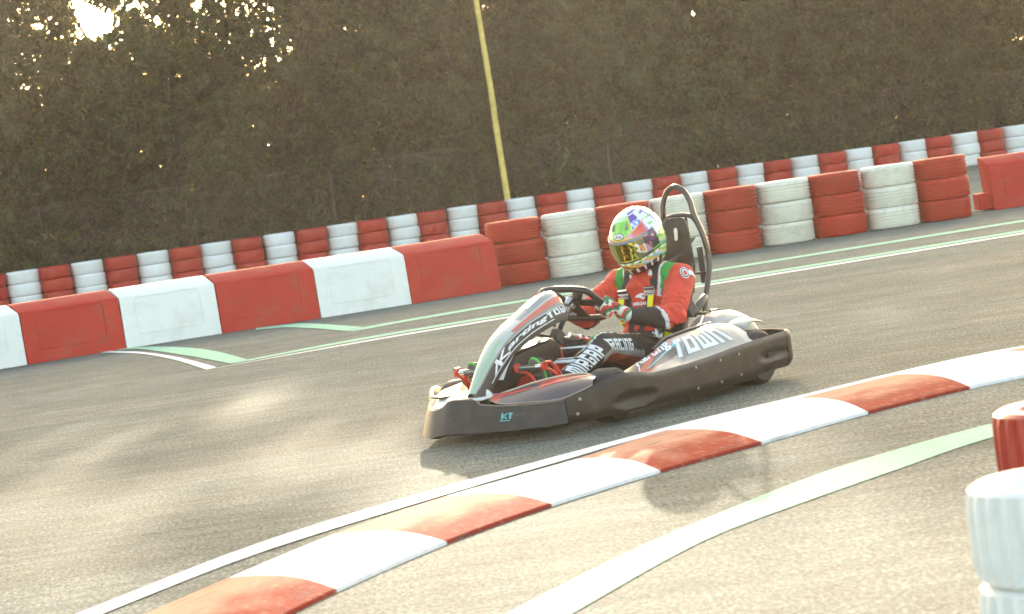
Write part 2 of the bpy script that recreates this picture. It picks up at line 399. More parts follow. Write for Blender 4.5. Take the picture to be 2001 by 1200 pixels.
# front row: nine stacks; left edge of each one in the photograph -> place along the row
nth = ['', 'first', 'second', 'third', 'fourth', 'fifth']
cnt = {'red': 0, 'white': 0}
px_left = [958, 1064, 1172, 1278, 1386, 1492, 1600, 1703, 1808]
for i in range(9):
    c = 'red' if i % 2 == 0 else 'white'; cnt[c] += 1
    s = (i - 1) * .617 + .31
    X, Y = .4956 + cos(b_) * s - sin(b_) * .31, 26.37 + sin(b_) * s + cos(b_) * .31
    if i == 0: lab = '%s red tyre of the stack touching the row of plastic barriers'
    elif i == 8: lab = '%s red tyre of the near stack furthest right, beside the lone barrier'
    elif i == 2: lab = '%s red tyre of the near stack right behind the driver\'s helmet'
    elif i == 3: lab = '%s cream tyre of the near stack seen through the kart\'s roll hoop'
    else: lab = '%s ' + ('cream' if c == 'white' else 'red') + ' tyre of the ' + nth[cnt[c]] + ' ' + ('cream' if c == 'white' else 'red') + ' stack from the left in the near row'
    stack(X, Y, NM[c], lab, 'painted tyres stacked in the near row', lean=rg.uniform(-.012, .004))
for i in range(-1, 35):
    c = 'white' if i % 2 == 0 else 'red'; s = i * .62 + .31
    p = farpt(s, .31)
    k = i + 1
    lab = '%s ' + c + ' tyre of the ' + ORD[k] + ' stack from the left in the far row'
    stack(p.x, p.y, FM[c], lab, 'painted tyres stacked in the far row', jit=.015, lean=rg.uniform(-.012, .012))
# small kart tyres stacked close to the camera on the right
kt_white = mat('small_tyre_white', (.80, .80, .78), .4, var=.05, vscale=9, dirt=(.45, .43, .38), dirt_amt=.35, dirt_scale=8)
kt_red = mat('small_tyre_red', rgb('#a52a1c'), .36, var=.1, vscale=9, dirt=(.2, .05, .03), dirt_amt=.35, dirt_scale=8)
def small_tyre(name, m):
    R, w = .165, .178; h = w / 2; rb = .078
    prof = [(rb, -h * .5), (rb + .008, -h * .75), (rb + .03, -h * .97), (R - .020, -h), (R - .007, -h * .9), (R - .001, -h * .68), (R, -h * .25), (R, h * .25),
            (R - .001, h * .68), (R - .007, h * .9), (R - .020, h), (rb + .03, h * .97), (rb + .008, h * .75), (rb, h * .5)]
    mb = MB(); mb.lathe(prof, 104, 'z', rmod=lambda k, j, r: r - (.010 if (k % 4 in (0, 1)) and 5 <= j <= 8 else 0)); return mb.mesh(name, m, ang=32)
sw, sr = small_tyre('small_tyre_white', kt_white), small_tyre('small_tyre_red', kt_red)
L4 = LV
stack(.918, 4.30, [sw], '%s small white tyre of the stack nearest the camera, bottom right', 'small tyres stacked beside the camera', L4, .178, .005)
stack(1.178, 5.30, [sr], '%s small red tyre of the stack behind the nearest white one', 'small tyres stacked beside the camera', L4, .178, .005)
stack(1.505, 6.40, [sw], '%s small white tyre of the stack behind the small red one', 'small tyres stacked beside the camera', L4, .178, .005)
# ------------------------------------------------------------------ trees
leaf_m = mat('leaf', (.060, .070, .034), .42, attr='Col', var=.35, vscale=1.2, spec=.45, translucent=.15, objvar=.38)
leaf_b = mat('leaf_sunlit', (.10, .11, .022), .5, var=.3, vscale=3, spec=.4, translucent=.4)  # yellower leaves scattered in, standing in for sun shining through
bark = mat('bark', (.075, .06, .05), .85, var=.3, vscale=12, bump=1, bscale=40)
def npmesh(name, V, m, mi=None, col=None):
    me = bpy.data.meshes.new(name); n = len(V) // 4
    me.vertices.add(len(V)); me.vertices.foreach_set('co', V.astype(np.float32).ravel())
    me.loops.add(len(V)); me.loops.foreach_set('vertex_index', np.arange(len(V), dtype=np.int32))
    me.polygons.add(n); me.polygons.foreach_set('loop_start', np.arange(0, 4 * n, 4, dtype=np.int32))
    me.polygons.foreach_set('loop_total', np.full(n, 4, dtype=np.int32))
    for x in m: me.materials.append(x)
    if mi is not None: me.polygons.foreach_set('material_index', mi.astype(np.int32))
    me.update(calc_edges=True)
    if col is not None:
        ca = me.color_attributes.new('Col', 'FLOAT_COLOR', 'POINT'); ca.data.foreach_set('color', col.astype(np.float32).ravel())
    return me
def leaf_quads(C, n, Ln, wd, r, out, spread=1.0):
    """C rosette centres (K,3); n leaves each, fanned round the outward direction"""
    K = len(C); C = np.repeat(C, n, 0); D = np.repeat(out, n, 0) + r.normal(0, .6 * spread, (K * n, 3)); D[:, 2] -= .30
    D /= np.linalg.norm(D, axis=1)[:, None]
    S = np.cross(D, r.normal(0, 1, (K * n, 3)) + np.array([0, 0, .6])); S /= np.linalg.norm(S, axis=1)[:, None]
    l = (Ln * r.uniform(.65, 1.25, K * n))[:, None]; w = (wd * r.uniform(.7, 1.25, K * n))[:, None]
    Nn = np.cross(D, S)
    B = C + D * .01
    V = np.stack([B, B + D * l * .42 + S * w * .5 + Nn * l * .04, B + D * l - np.array([0, 0, 1.]) * l * .16, B + D * l * .42 - S * w * .5 + Nn * l * .04], 1)
    return V.reshape(-1, 3)
def crown_mesh(seed, H, wf, dens_f, zsplit=6.6, front=-.85, coarse=1.0, z0=.15, ymax=1.5, hollow=-.62):
    r = np.random.default_rng(seed)
    def bump(x, z):
        return .42 * np.sin(x * 2.1 + seed) * np.sin(z * 1.7 + seed * 2) + .30 * np.sin(x * 4.7 + z * 3.9 + seed) + .12 * np.sin(x * 9 - z * 8 + seed * 3)
    out = []; mi = []; cols = []
    for lo, hi, Ln, wd, rho, nl in ((z0, min(zsplit, H), (.15 if coarse == 1 else .125) * coarse, (.030 if coarse == 1 else .024) * coarse, (155 if coarse == 1 else 230) / coarse ** 1.6, 11 if coarse == 1 else 9), (z0, min(zsplit, H), .27, .085, 95 if hollow > -5 else 110, 8), (zsplit, H, .32, .09, 34, 8)):
        if hi <= lo: continue
        K = int(rho * 2 * 1.7 * (hi - lo)); x = r.uniform(-1.7, 1.7, K); z = r.uniform(lo, hi, K)
        dep = np.abs(r.exponential(.42, K)); dep = np.where(r.random(K) < .3, r.uniform(0, ymax, K), dep)
        if Ln == .27: dep = r.uniform(1.0, ymax + .4, K)
        wz = np.array([wf(q) for q in z]) + .18 * np.sin(z * 3.1 + seed) + .1 * np.sin(z * 7.3 + seed * 5)
        keep = (np.abs(x) < wz) & (r.random(K) < np.array([dens_f(a, b) for a, b in zip(x, z)])) & (dep < ymax + .4)
        # leave hollows between the boughs
        keep &= (np.sin(x * 3.3 + z * 1.3 + seed) * np.sin(z * 2.9 - x * 1.1 + seed * 1.7) + r.normal(0, .35, K)) > (hollow if Ln != .27 else -9)
        x, z, dep = x[keep], z[keep], dep[keep]
        y = front + bump(x, z) + dep
        C = np.stack([x, y, z], 1)
        if coarse == 1 and Ln != .27:      # gather the rosettes into boughs with dark hollows between them
            nb_ = max(4, len(x) // 16); B = C[r.integers(0, len(x), nb_)]
            d2 = ((C[:, None, 0] - B[None, :, 0]) ** 2 + (C[:, None, 2] - B[None, :, 2]) ** 2); near = B[d2.argmin(1)]
            C = C + (near - C) * r.uniform(.35, .75, (len(x), 1)) * np.array([1, .9, 1]); C[:, 1] -= .10
            x, y, z = C[:, 0], C[:, 1], C[:, 2]
        # clump rosettes round twig ends
        C += r.normal(0, .03, C.shape)
        o = np.stack([x * .25 + r.normal(0, .3, len(x)), np.where(dep < .7, -.75, .1) + r.normal(0, .3, len(x)), np.full(len(x), .25) + r.normal(0, .3, len(x))], 1)
        V = leaf_quads(C, nl, Ln, wd, r, o); out.append(V)
        yel = np.repeat(r.random(len(x)) < .012, nl); mi.append(yel.astype(int))
        # young leaves pale, old ones dark; boughs differ too
        lum = np.repeat(np.exp(r.normal(0, .38, len(x))), nl) * np.exp(r.normal(0, .30, len(x) * nl)) * .95
        hue = np.clip(np.repeat(r.normal(.6, .25, len(x)), nl) + r.normal(0, .15, len(x) * nl), 0, 1)[:, None]
        c_ = (np.array([[.046, .080, .034]]) * hue + np.array([[.082, .084, .042]]) * (1 - hue)) * np.clip(lum, .3, 2.6)[:, None]
        cols.append(np.repeat(np.concatenate([c_, np.ones((len(c_), 1))], 1), 4, 0))
    return npmesh('crown', np.concatenate(out), [leaf_m, leaf_b], np.concatenate(mi), np.concatenate(cols))
def trunk_mesh(seed, H, w):
    r = random.Random(seed); mb = MB()
    def limb(p, d, L, r0, depth):
        pts = [p]; n = 6; q = Vector(p); dd = Vector(d)
        for i in range(n):
            dd = (dd + Vector((r.uniform(-.16, .16), r.uniform(-.12, .12), r.uniform(-.02, .12)))).normalized()
            q = q + dd * (L / n); pts.append(q.copy())
        mb.tube(pts, [r0 * (1 - .75 * i / n) for i in range(n + 1)], 7)
        if depth:
            for k in range(2):
                i = r.randint(1, n - 1); a = r.uniform(0, 2 * pi)
                limb(pts[i], Vector((cos(a) * .7, sin(a) * .4 + .1, r.uniform(.4, .9))).normalized(), L * r.uniform(.35, .55), r0 * .45, depth - 1)
    for k in range(2):
        limb(Vector((r.uniform(-.25, .25), .55, -.05)), Vector((r.uniform(-.22, .22), r.uniform(-.12, .05), 1)).normalized(), H * r.uniform(.6, .85), .06, 1 if seed != 42 else 2)
    return mb.mesh('trunk', bark, ang=60)
def wide(q): return 1.5
def thin_top(q): return interp([0, 4.0, 5.2, 12], [1.5, 1.45, .95, .95], q)
def dens(lo, hi, zt=5.2, zb=3.4):
    return lambda x, z: interp([0, zb, zt, 7, 10, 13], [1, 1, lo, hi, hi, hi * .6], z)
# place (metres along the far row), height, width profile, density: holes let the sky through towards the upper left; unseen tops shaped to cast sun patches
TREES = [(-.4, 13, thin_top, dens(.97, .9), 'dark hedge tree filling the upper left corner of the photo'),
         (1.5, 13, thin_top, dens(.97, .9), 'hedge tree just left of the bright gap of sky'),
         (3.95, 12.8, thin_top, dens(.97, .9), 'hedge tree with a bare bough, just right of the bright gap of sky'),
         (6.2, 12.6, wide, lambda x, z: (.25 if 7.5 < z < 8.3 else dens(.97, .8)(x, z)), 'tall hedge tree with sky sparkling through its top, left of the yellow pole'),
         (8.5, 12.4, wide, dens(.97, .8), 'dense hedge tree directly left of the yellow pole'),
         (10.9, 11.5, wide, lambda x, z: (.12 if x > .9 and z > 8.8 else dens(.95, .8)(x, z)), 'dense hedge tree directly right of the yellow pole'),
         (13.2, 9.0, wide, dens(1, .6), 'brownish hedge tree behind the driver and the roll hoop'),
         (15.5, 9.2, wide, dens(1, .55), 'hedge tree above the near white stack in the middle right'),
         (17.8, 10, wide, dens(1, .6), 'hedge tree with a patch of yellow-lit leaves low by the fence'),
         (20.1, 10.4, wide, dens(1, .7), 'hedge tree second from the right edge'),
         (22.5, 10.8, wide, dens(1, .8), 'hedge tree behind the fence post at the right edge')]
for i, (s, H, wf, df, lab) in enumerate(TREES):
    p = farpt(s, 2.75); root = empty('hedge_tree', p, a_)
    tr = bpy.data.objects.new('trunk', trunk_mesh(40 + i, H, 1)); COL.objects.link(tr); tr.parent = root
    cr = bpy.data.objects.new('crown', crown_mesh(11 + i, H, wf, df)); COL.objects.link(cr); cr.parent = root
    tag(root, lab, 'tree', 'trees of the tall hedge behind the track')
# second line of trees added behind the hedge to darken its gaps and block sun; low on the left, where sky shows over them
bc = [crown_mesh(91, 9.5, wide, lambda x, z: 1 if z < 7 else .6, 9.5, coarse=2.6, hollow=-9), crown_mesh(92, 4.6, wide, lambda x, z: interp([0, 3.6, 4.6], [1, 1, .5], z), 6, coarse=2.6, hollow=-9)]
BL = ['low', 'low', 'low', 'low', 'tall', 'tall', 'tall', 'tall', 'tall', 'tall', 'tall']
for i in range(11):
    p = farpt(-1.0 + i * 2.5, 6.2); root = empty('background_tree', p, a_ + (.2 if i % 2 else -.1))
    tr = bpy.data.objects.new('trunk', trunk_mesh(70 + i % 2, 4 if BL[i] == 'low' else 9, 1)); COL.objects.link(tr); tr.parent = root
    cr = bpy.data.objects.new('crown', bc[1] if BL[i] == 'low' else bc[0]); COL.objects.link(cr); cr.parent = root
    root.scale = (1.05, 1, 1 + .12 * ((i * 7) % 5 - 2) / 2)
    tag(root, 'dark tree of the second line, added behind the leaves of the hedge', 'tree', 'dark trees of a second line behind the hedge')

# ------------------------------------------------------------------ chain-link fence
steel = mat('fence_steel', (.13, .12, .12), .5, metal=.6, var=.15, vscale=10)
wire_m = mat('fence_wire', (.20, .17, .17), .55, metal=.5)
fr = empty('chain_link_fence', farpt(0, 2.25), a_)
FL, FH = 27.0, 1.9
mb = MB(); x = -3.0; st = .095; th = .0017
def wire(x0, z0, x1, z1):
    dx, dz = x1 - x0, z1 - z0; l = hypot(dx, dz); nx, nz = -dz / l * th, dx / l * th
    mb.v.extend([(x0 - nx, 0, z0 - nz), (x0 + nx, 0, z0 + nz), (x1 + nx, 0, z1 + nz), (x1 - nx, 0, z1 - nz),
                 (x0 - nx, th * 2, z0 - nz), (x0 + nx, th * 2, z0 + nz), (x1 + nx, th * 2, z1 + nz), (x1 - nx, th * 2, z1 - nz)])
    o = len(mb.v) - 8
    mb.f.extend([(o, o + 1, o + 2, o + 3), (o + 4, o + 7, o + 6, o + 5), (o + 1, o + 5, o + 6, o + 2), (o, o + 3, o + 7, o + 4)]); mb.m.extend([0] * 4)
while x < FL:
    for k in range(2):
        for s in (1, -1):
            z0, z1 = k * FH / 2, (k + 1) * FH / 2
            xa = x + s * z0; wire(xa, z0, xa + s * FH / 2, z1)
    x += st
me = bpy.data.meshes.new('wire_mesh'); me.from_pydata(mb.v, [], mb.f); me.materials.append(wire_m)
o = bpy.data.objects.new('wire_mesh', me); COL.objects.link(o); o.parent = fr
for z in (.04, FH - .02):
    r_ = MB(); r_.tube([(-3, .004, z), (FL, .004, z)], .006, 6); r_.build('line_wire', wire_m, fr)
for s in (1.0, 3.9, 6.9, 9.9, 12.9, 16.0, 19.0, 21.95, 25):
    p_ = MB(); p_.tube([(s, .04, -.05), (s, .04, 1.86), (s - .03, -.02, 1.95), (s - .15, -.2, 2.12)], .028, 8)
    po = p_.build('post', steel, fr)
    if s in (21.95,):
        for dx in (-.75, .75):
            b = MB(); b.tube([(s + dx, .10, 0), (s, .04, 1.25)], .019, 8); b.build('brace', steel, po)
tag(fr, 'chain-link fence on steel posts in front of the hedge', 'fence')

# ------------------------------------------------------------------ yellow pole
pole_m = mat('yellow_pole_paint', rgb('#e0c56a'), .5, var=.16, vscale=4, dirt=(.25, .18, .08), dirt_amt=.6, dirt_scale=6)
pr = empty('lamp_post', gnd(994, 428)); pr.location = (.235, 49.3, 0); pr.rotation_euler = (0, radians(-.9), 0)
mb = MB(); mb.tube([(0, 0, .02), (0, 0, 2.2), (.012, 0, 2.9), (0, 0, 5), (0, 0, 8)], [.066, .063, .06, .054, .045], 14); mb.build('pole', pole_m, pr)
mb = MB(); mb.box((0, 0, .012), (.34, .34, .024)); bpl = mb.build('base_plate', pole_m, pr, bevel=.004)
for sx in (-1, 1):
    for sy in (-1, 1):
        b = MB(); b.tube([(sx * .13, sy * .13, .02), (sx * .13, sy * .13, .05)], .013, 6); b.build('bolt', steel, bpl)
tag(pr, 'thin yellow pole rising behind the far row of tyres in the middle', 'pole')
# ------------------------------------------------------------------ kart   (local frame: x forward, y left, z up, origin under the rear axle)
PSI = radians(51); KO = Vector((.70, 12.35, 0))
kart = empty('racing_kart', KO, pi + PSI)
KM = Matrix.Translation(KO) @ Matrix.Rotation(pi + PSI, 4, 'Z')
plast = mat('black_plastic', (.026, .017, .013), .42, var=.18, vscale=9, dirt=(.10, .07, .052), dirt_amt=.35, dirt_scale=11, scratch=(.17, .13, .10), scratch_vec=(2, 2, 26), scratch_amt=.35, bump=.25, bscale=150)
plast_s = mat('black_plastic_smooth', (.035, .028, .025), .3)
rubber = mat('kart_rubber', (.040, .034, .031), .7, var=.2, vscale=20, bump=.3, bscale=90)
frame_m = mat('frame_tube', (.055, .035, .032), .28, spec=.6, coat=.4)
chrome = mat('chrome', (.72, .70, .68), .2, metal=1.)
alloy = mat('alloy', (.42, .41, .40), .4, metal=.8)
red_m = mat('pedal_red', rgb('#d8452e'), .35)
whitep = mat('white_plastic', (.72, .70, .66), .35, var=.06, vscale=8)
dkgrey = mat('dark_grey_plastic', (.09, .08, .075), .45)
orange = mat('orange_graphic', rgb('#e07a2a'), .4)
yellow = mat('yellow_graphic', rgb('#e8b62c'), .4)
redg = mat('red_graphic', rgb('#d23a30'), .4)
whiteg = mat('white_graphic', (.82, .82, .84), .45)
cyan = mat('cyan_graphic', rgb('#5cc0c4'), .4)
paleg = mat('pale_graphic', (.66, .70, .72), .4)
paint_attr = mat('livery', attr='Col', rough=.36, coat=.08, var=.05, vscale=10)
cloth_attr = mat('suit_cloth', attr='Col', rough=.75, var=.14, vscale=16, bump=1.4, bscale=17)

def paint(obj_or_mesh, fn):
    me = getattr(obj_or_mesh, 'data', obj_or_mesh)
    ca = me.color_attributes.new('Col', 'FLOAT_COLOR', 'POINT')
    buf = np.ones((len(me.vertices), 4), np.float32)
    for v in me.vertices: buf[v.index, :3] = fn(v.co, v.normal)
    ca.data.foreach_set('color', buf.ravel())

def skirt(name, path, m, parent, n=70, nz=12, thick=.035, dents=None, bottom_in=.03, rim=.014):
    P = spline([Vector((p[0], p[1], 0)) for p in path], n); Z = spline([Vector((p[2], p[3], 0)) for p in path], n)
    rings = []
    for i, p in enumerate(P):
        t = (P[min(i + 1, n)] - P[max(i - 1, 0)]).normalized(); nn = Vector((t.y, -t.x, 0))   # outward
        zb, zt = Z[i].x, Z[i].y; ring = []
        for k in range(nz + 1):
            u = k / nz; z = lerp(zb, zt, u)
            o = -bottom_in * max(0, 1 - u / .28) ** 2 - rim * max(0, (u - .88) / .12) ** 2
            if dents:
                for (ax, cx, cz, sx, sz, d) in dents:
                    c = p.x if ax == 'x' else p.y
                    e = ((c - cx) / sx) ** 2 + ((z - cz) / sz) ** 2
                    if e < 1: o -= d * (1 - e) ** 1.0
            ring.append(p + nn * o + Vector((0, 0, z)))
        ring += [p - nn * (rim + .010) + Vector((0, 0, zt - .004)), p - nn * thick + Vector((0, 0, zt - .03)), p - nn * (thick + .03) + Vector((0, 0, zb + .01))]
        rings.append(ring)
    mb = MB(); mb.loft(rings, True, True); return mb.build(name, m, parent, ang=40)
# --- front bumper: one moulded skirt wrapping the nose
fb = [(1.435, .485, .052, .168), (1.475, .44, .05, .166), (1.53, .36, .05, .168), (1.56, .27, .05, .172), (1.57, .17, .05, .180), (1.572, .11, .05, .190), (1.572, .07, .05, .213), (1.572, 0, .05, .215),
      (1.572, -.06, .05, .212), (1.568, -.11, .045, .185), (1.555, -.17, .035, .172), (1.52, -.225, .04, .176), (1.46, -.275, .055, .19), (1.37, -.32, .06, .20), (1.27, -.35, .06, .20)]
bump_o = skirt('front_bumper', fb, plast, kart, n=110, dents=[('y', .33, .135, .14, .028, .010)])
# --- side pods
podp = [(1.430, .492, .052, .170), (1.37, .545, .05, .19), (1.30, .592, .05, .215), (1.22, .628, .05, .233), (1.13, .648, .05, .232), (1.04, .656, .05, .222), (.96, .662, .05, .205),
        (.85, .667, .048, .203), (.65, .668, .045, .205), (.45, .668, .042, .212), (.25, .668, .04, .224), (.10, .668, .042, .229), (.03, .667, .056, .231), (-.08, .665, .057, .234), (-.20, .662, .057, .236)]
dents = [('x', 1.10, .105, .16, .045, .034), ('x', -.07, .140, .16, .030, .016)]
for sgn, lab in ((1, None), (-1, None)):
    path = podp if sgn == 1 else [(x, -y * (.97 - .33 * max(0, min(1, (x - 1.0) / .43))), a, b) for x, y, a, b in reversed(podp)]
    if sgn == 1: path = list(reversed(path))
    # skirt() takes the outward normal from the direction of travel
    path = list(reversed(path)) if sgn == 1 else path
    P = path
    pod = skirt('side_pod', P if sgn == 1 else P, plast, kart, n=120, nz=14, dents=dents, thick=-.03 if False else .035)
    if sgn == 1: near_pod = pod
    # deck rising from the rim to an inner crest
    xs = [.96, .90, .80, .70, .61, .54, .45, .36, .20, .10, .04, 0, -.05]
    cz = [.215, .225, .245, .265, .292, .314, .322, .326, .337, .330, .318, .285, .232]
    rows = []
    for i in range(61):
        x = lerp(.96, -.05, i / 60); c = interp(list(reversed(xs)), list(reversed(cz)), x)
        zr = interp([-.2, .25, .65, .96], [.236, .224, .205, .205], x) - .004
        row = []
        for j in range(31):
            v = j / 30; y = lerp(.652, .43, v) if v < .8 else lerp(.4756, .43, (v - .8) / .2)
            zz = zr + (c - zr) * (sin(min(v / .8, 1) * pi / 2) ** 1.15) - (.035 * ((v - .8) / .2) ** 2 if v > .8 else 0)
            row.append(Vector((x, sgn * y * (1 if sgn == 1 else .97), zz)))
        row += [Vector((x, sgn * .405, max(zr, c - .12))), Vector((x, sgn * .40, .10))]
        rows.append(row)
    mb = MB(); mb.loft(rows, False, False)
    dk = mb.build('pod_cover', paint_attr, pod, ang=50)
    def dcol(p, n, s=sgn):
        x, y = p.x, abs(p.y); v = (.652 - y) / .22
        
        if s == -1: return (.06, .05, .05) if x > .15 else ((.20, .17, .17) if v < .7 else (.5, .48, .46))
        if v > 1.02: return (.04, .032, .03)
        d = x + .55 * v                      # diagonal bands across the cover
        if x > .60 and v > .25 + (.95 - x) * .2:
            if abs(d - 1.12) < .045: return (.50, .07, .05)
            return (.045, .035, .045)
        if d > 1.02 and v < .35: return (.50, .07, .05) if (d * 9) % 1 < .6 else (.07, .06, .06)
        if d > .93: return (.62, .24, .20) if (d * 11 + v) % 1 < .45 else (.40, .40, .38)
        if .70 < d < .76: return (.16, .17, .165)
        if x < .12: return (.42, .40, .34)
        return (.25, .26, .245) if v < .7 else (.44, .44, .42)
    paint(dk, dcol)
    if sgn == 1: near_deck = dk
    # black inner rail with latches along the top of the cover
    rl = MB(); rl.tube([(.62, sgn * .425, .275), (.5, sgn * .42, .315), (.3, sgn * .415, .328), (.1, sgn * .41, .332)], .008, 8); rl.build('cover_rail', plast_s, pod)
# --- rear bumper
rp = [(-.205, .662, .057, .236), (-.25, .655, .057, .238), (-.285, .625, .057, .240), (-.30, .57, .058, .245), (-.31, .45, .06, .25), (-.315, 0, .06, .25), (-.31, -.45, .06, .25), (-.295, -.57, .058, .245), (-.27, -.62, .057, .238), (-.20, -.64, .057, .236)]
skirt('rear_bumper', rp, plast, kart, n=110)
mb = MB(); mb.box((-.045, .655, .141), (.075, .02, .020)); mb.build('slot', plast_s, near_pod)
def bolt(par, p, nrm, r=.0075):
    mb = MB(); n = Vector(nrm).normalized(); p = Vector(p); mb.tube([p - n * .004, p + n * .002, p + n * .0045], [r, r, r * .8], 10)
    mb.tube([p + n * .004, p + n * .0052], [r * .45, r * .4], 6); return mb.build('bolt', alloy, par)
for x, z in ((.627, .177), (.415, .179), (.25, .185), (.63, .076), (.427, .076), (.253, .084)): bolt(near_pod, (x, .666, z), (0, 1, 0))
bolt(near_pod, (1.385, .537, .155), (.65, .76, 0)); bolt(near_pod, (1.40, .525, .09), (.65, .76, 0))
bolt(bump_o, (1.462, .455, .145), (.7, .7, 0)); bolt(bump_o, (1.468, .45, .085), (.7, .7, 0)); bolt(bump_o, (1.571, -.05, .10), (1, 0, 0)); bolt(bump_o, (1.571, .05, .10), (1, 0, 0))
mb = MB(); mb.box((1.571, .004, .190), (.008, .15, .022)); mb.build('nose_slot', whitep, bump_o, bevel=.003)
mb = MB(); mb.tube([(1.563, -.145, .122), (1.548, -.19, .128), (1.518, -.23, .145)], .0035, 6); mb.build('white_stripe', whiteg, bump_o)

# --- nose decks between the bumper rim and the fairing
def deck(sgn, m_fn, name='nose_deck'):
    ou = spline([(1.50, .10, .188), (1.545, .20, .174), (1.54, .30, .170), (1.495, .40, .166), (1.435, .475, .166), (1.37, .53, .185), (1.32, .57, .205)], 40)
    inn = spline([(1.40, .09, .20), (1.38, .16, .215), (1.33, .25, .235), (1.28, .34, .247), (1.235, .42, .25), (1.215, .46, .246), (1.22, .52, .226)], 40)
    rows = []
    for a, b in zip(ou, inn):
        row = []
        for j in range(25):
            v = j / 24; p = a.lerp(b, v); p.z += .014 * sin(pi * v) + .002
            row.append(Vector((p.x, p.y * sgn * (1 if sgn == 1 else .66), p.z)))
        q = b.copy(); row.append(Vector((q.x - .01, q.y * sgn * (1 if sgn == 1 else .66), q.z - .05)))
        rows.append(row)
    mb = MB(); mb.loft(rows, False, False); o = mb.build(name, paint_attr, bump_o, ang=50); paint(o, m_fn); return o, ou, inn
def near_col(p, n):
    k = p.y + .9 * (1.5 - p.x)
    if p.z > .236 and p.y < .40 and n.z > .1: return (.75, .30, .06) if p.y < .26 else (.55, .06, .04)
    if p.y < .17: return (.55, .07, .05)
    return (.055, .042, .05)
nd, ou, inn = deck(1, near_col)
def far_col(p, n):  # white here stands in for sky glare on the far deck
    if p.z > .232: return (.72, .28, .16)
    return (.74, .71, .67)
fd, _, _ = deck(-1, far_col)
e = MB(); e.tube([p + Vector((0, 0, .006)) for p in inn], .0035, 6); e.build('deck_edge', mat('cream_edge', (.62, .57, .46), .4), nd)
e = MB(); e.tube([Vector((p.x, p.y, p.z + .003)) for p in ou], .0028, 6); e.build('deck_rim', mat('grey_edge', (.34, .30, .26), .4), nd)
# white nose centre with a dark opening, on the far half
mb = MB(); mb.loft([[(1.55, y, .20 - .1 * abs(y) * 0), (1.47, y, .203), (1.40, y, .205), (1.33, y, .19)] for y in (-.12, -.06, 0, .06, .10)], False, False); mb.build('nose_centre', whitep, bump_o, solid=.006)
mb = MB(); mb.box((1.43, -.245, .213), (.055, .14, .012), Matrix.Rotation(-.5, 3, 'Z')); mb.build('nose_opening', plast_s, fd, bevel=.003)
mb = MB(); mb.tube([(1.43, -.04, .20), (1.435, -.02, .235)], [.02, .012], 8); mb.tube([(1.43, .05, .20), (1.435, .03, .235)], [.02, .012], 8); mb.build('fairing_bracket', whitep, bump_o)

# --- generic decals laid on surfaces
def arrays_bvh(o, extra=None):
    dg = bpy.context.evaluated_depsgraph_get(); dg.update()
    ev = o.evaluated_get(dg); me = ev.to_mesh()
    me.calc_loop_triangles()
    b = BVHTree.FromPolygons([v.co.copy() for v in me.vertices], [tuple(t.vertices) for t in me.loop_triangles]); ev.to_mesh_clear(); return b
BM = {'M': ["#####", "#.#.#", "#.#.#", "#.#.#", "#.#.#"], 'I': ["#"] * 5, 'R': ["####", "#..#", "####", "#.#.", "#..#"], 'G': ["####", "#...", "#.##", "#..#", "####"],
      'A': ["####", "#..#", "####", "#..#", "#..#"], 'P': ["####", "#..#", "####", "#...", "#..."], 'C': ["####", "#...", "#...", "#...", "####"], 'N': ["####", "#..#", "#..#", "#..#", "#..#"],
      'T': ["###", ".#.", ".#.", ".#.", ".#."], 'O': ["####", "#..#", "#..#", "#..#", "####"], 'W': ["#...#", "#.#.#", "#.#.#", "#.#.#", "#####"], 'K': ["#..#", "#.#.", "##..", "#.#.", "#..#"],
      '1': ["##", ".#", ".#", ".#", ".#"], ' ': ["..", "..", "..", "..", ".."]}
def block_text(txt, sub=2, cw=1.0, gap=.75, thin=.62):
    """angular letters as separate little quads in a unit grid; height 5"""
    V, Fc = [], []; x0 = 0
    for ch in txt:
        rows = BM[ch]; w = len(rows[0])
        # inner gaps narrower than the strokes
        xs = [0]
        for c in range(w): xs.append(xs[-1] + (cw if any(r[c] == '#' for r in (rows[1], rows[3])) or w == 1 else cw * thin))
        ys = [0, 1, 1.8, 2.8, 3.6, 4.6]
        for r in range(5):
            for c in range(w):
                if rows[r][c] == '#':
                    for a in range(sub):
                        for b in range(sub):
                            xa, xb = lerp(xs[c], xs[c + 1], a / sub), lerp(xs[c], xs[c + 1], (a + 1) / sub)
                            ya, yb = 4.6 - lerp(ys[r], ys[r + 1], b / sub), 4.6 - lerp(ys[r], ys[r + 1], (b + 1) / sub)
                            o = len(V); V += [(x0 + xa, yb), (x0 + xb, yb), (x0 + xb, ya), (x0 + xa, ya)]; Fc.append((o, o + 1, o + 2, o + 3))
        x0 += xs[-1] + gap
    W_ = x0 - gap
    return [(x / W_, y / 4.6) for x, y in V], Fc
def font_text(txt, shear=0., bold=.02, sub=1):
    cu = bpy.data.curves.new('lettering', 'FONT'); cu.body = txt; cu.shear = shear; cu.offset = bold; cu.resolution_u = 3
    ob = bpy.data.objects.new('lettering', cu); me = bpy.data.meshes.new_from_object(ob)
    bm = bmesh.new(); bm.from_mesh(me); bmesh.ops.triangulate(bm, faces=bm.faces)
    for _ in range(sub): bmesh.ops.subdivide_edges(bm, edges=[e for e in bm.edges], cuts=1)
    bmesh.ops.triangulate(bm, faces=bm.faces)
    V = [(v.co.x, v.co.y) for v in bm.verts]; bm.verts.index_update(); Fc = [tuple(v.index for v in f.verts) for f in bm.faces]; bm.free()
    bpy.data.objects.remove(ob); bpy.data.curves.remove(cu); bpy.data.meshes.remove(me)
    xs = [v[0] for v in V]; ys = [v[1] for v in V]; x0, x1, y0, y1 = min(xs), max(xs), min(ys), max(ys)
    return [((x - x0) / (x1 - x0), (y - y0) / (y1 - y0)) for x, y in V], Fc
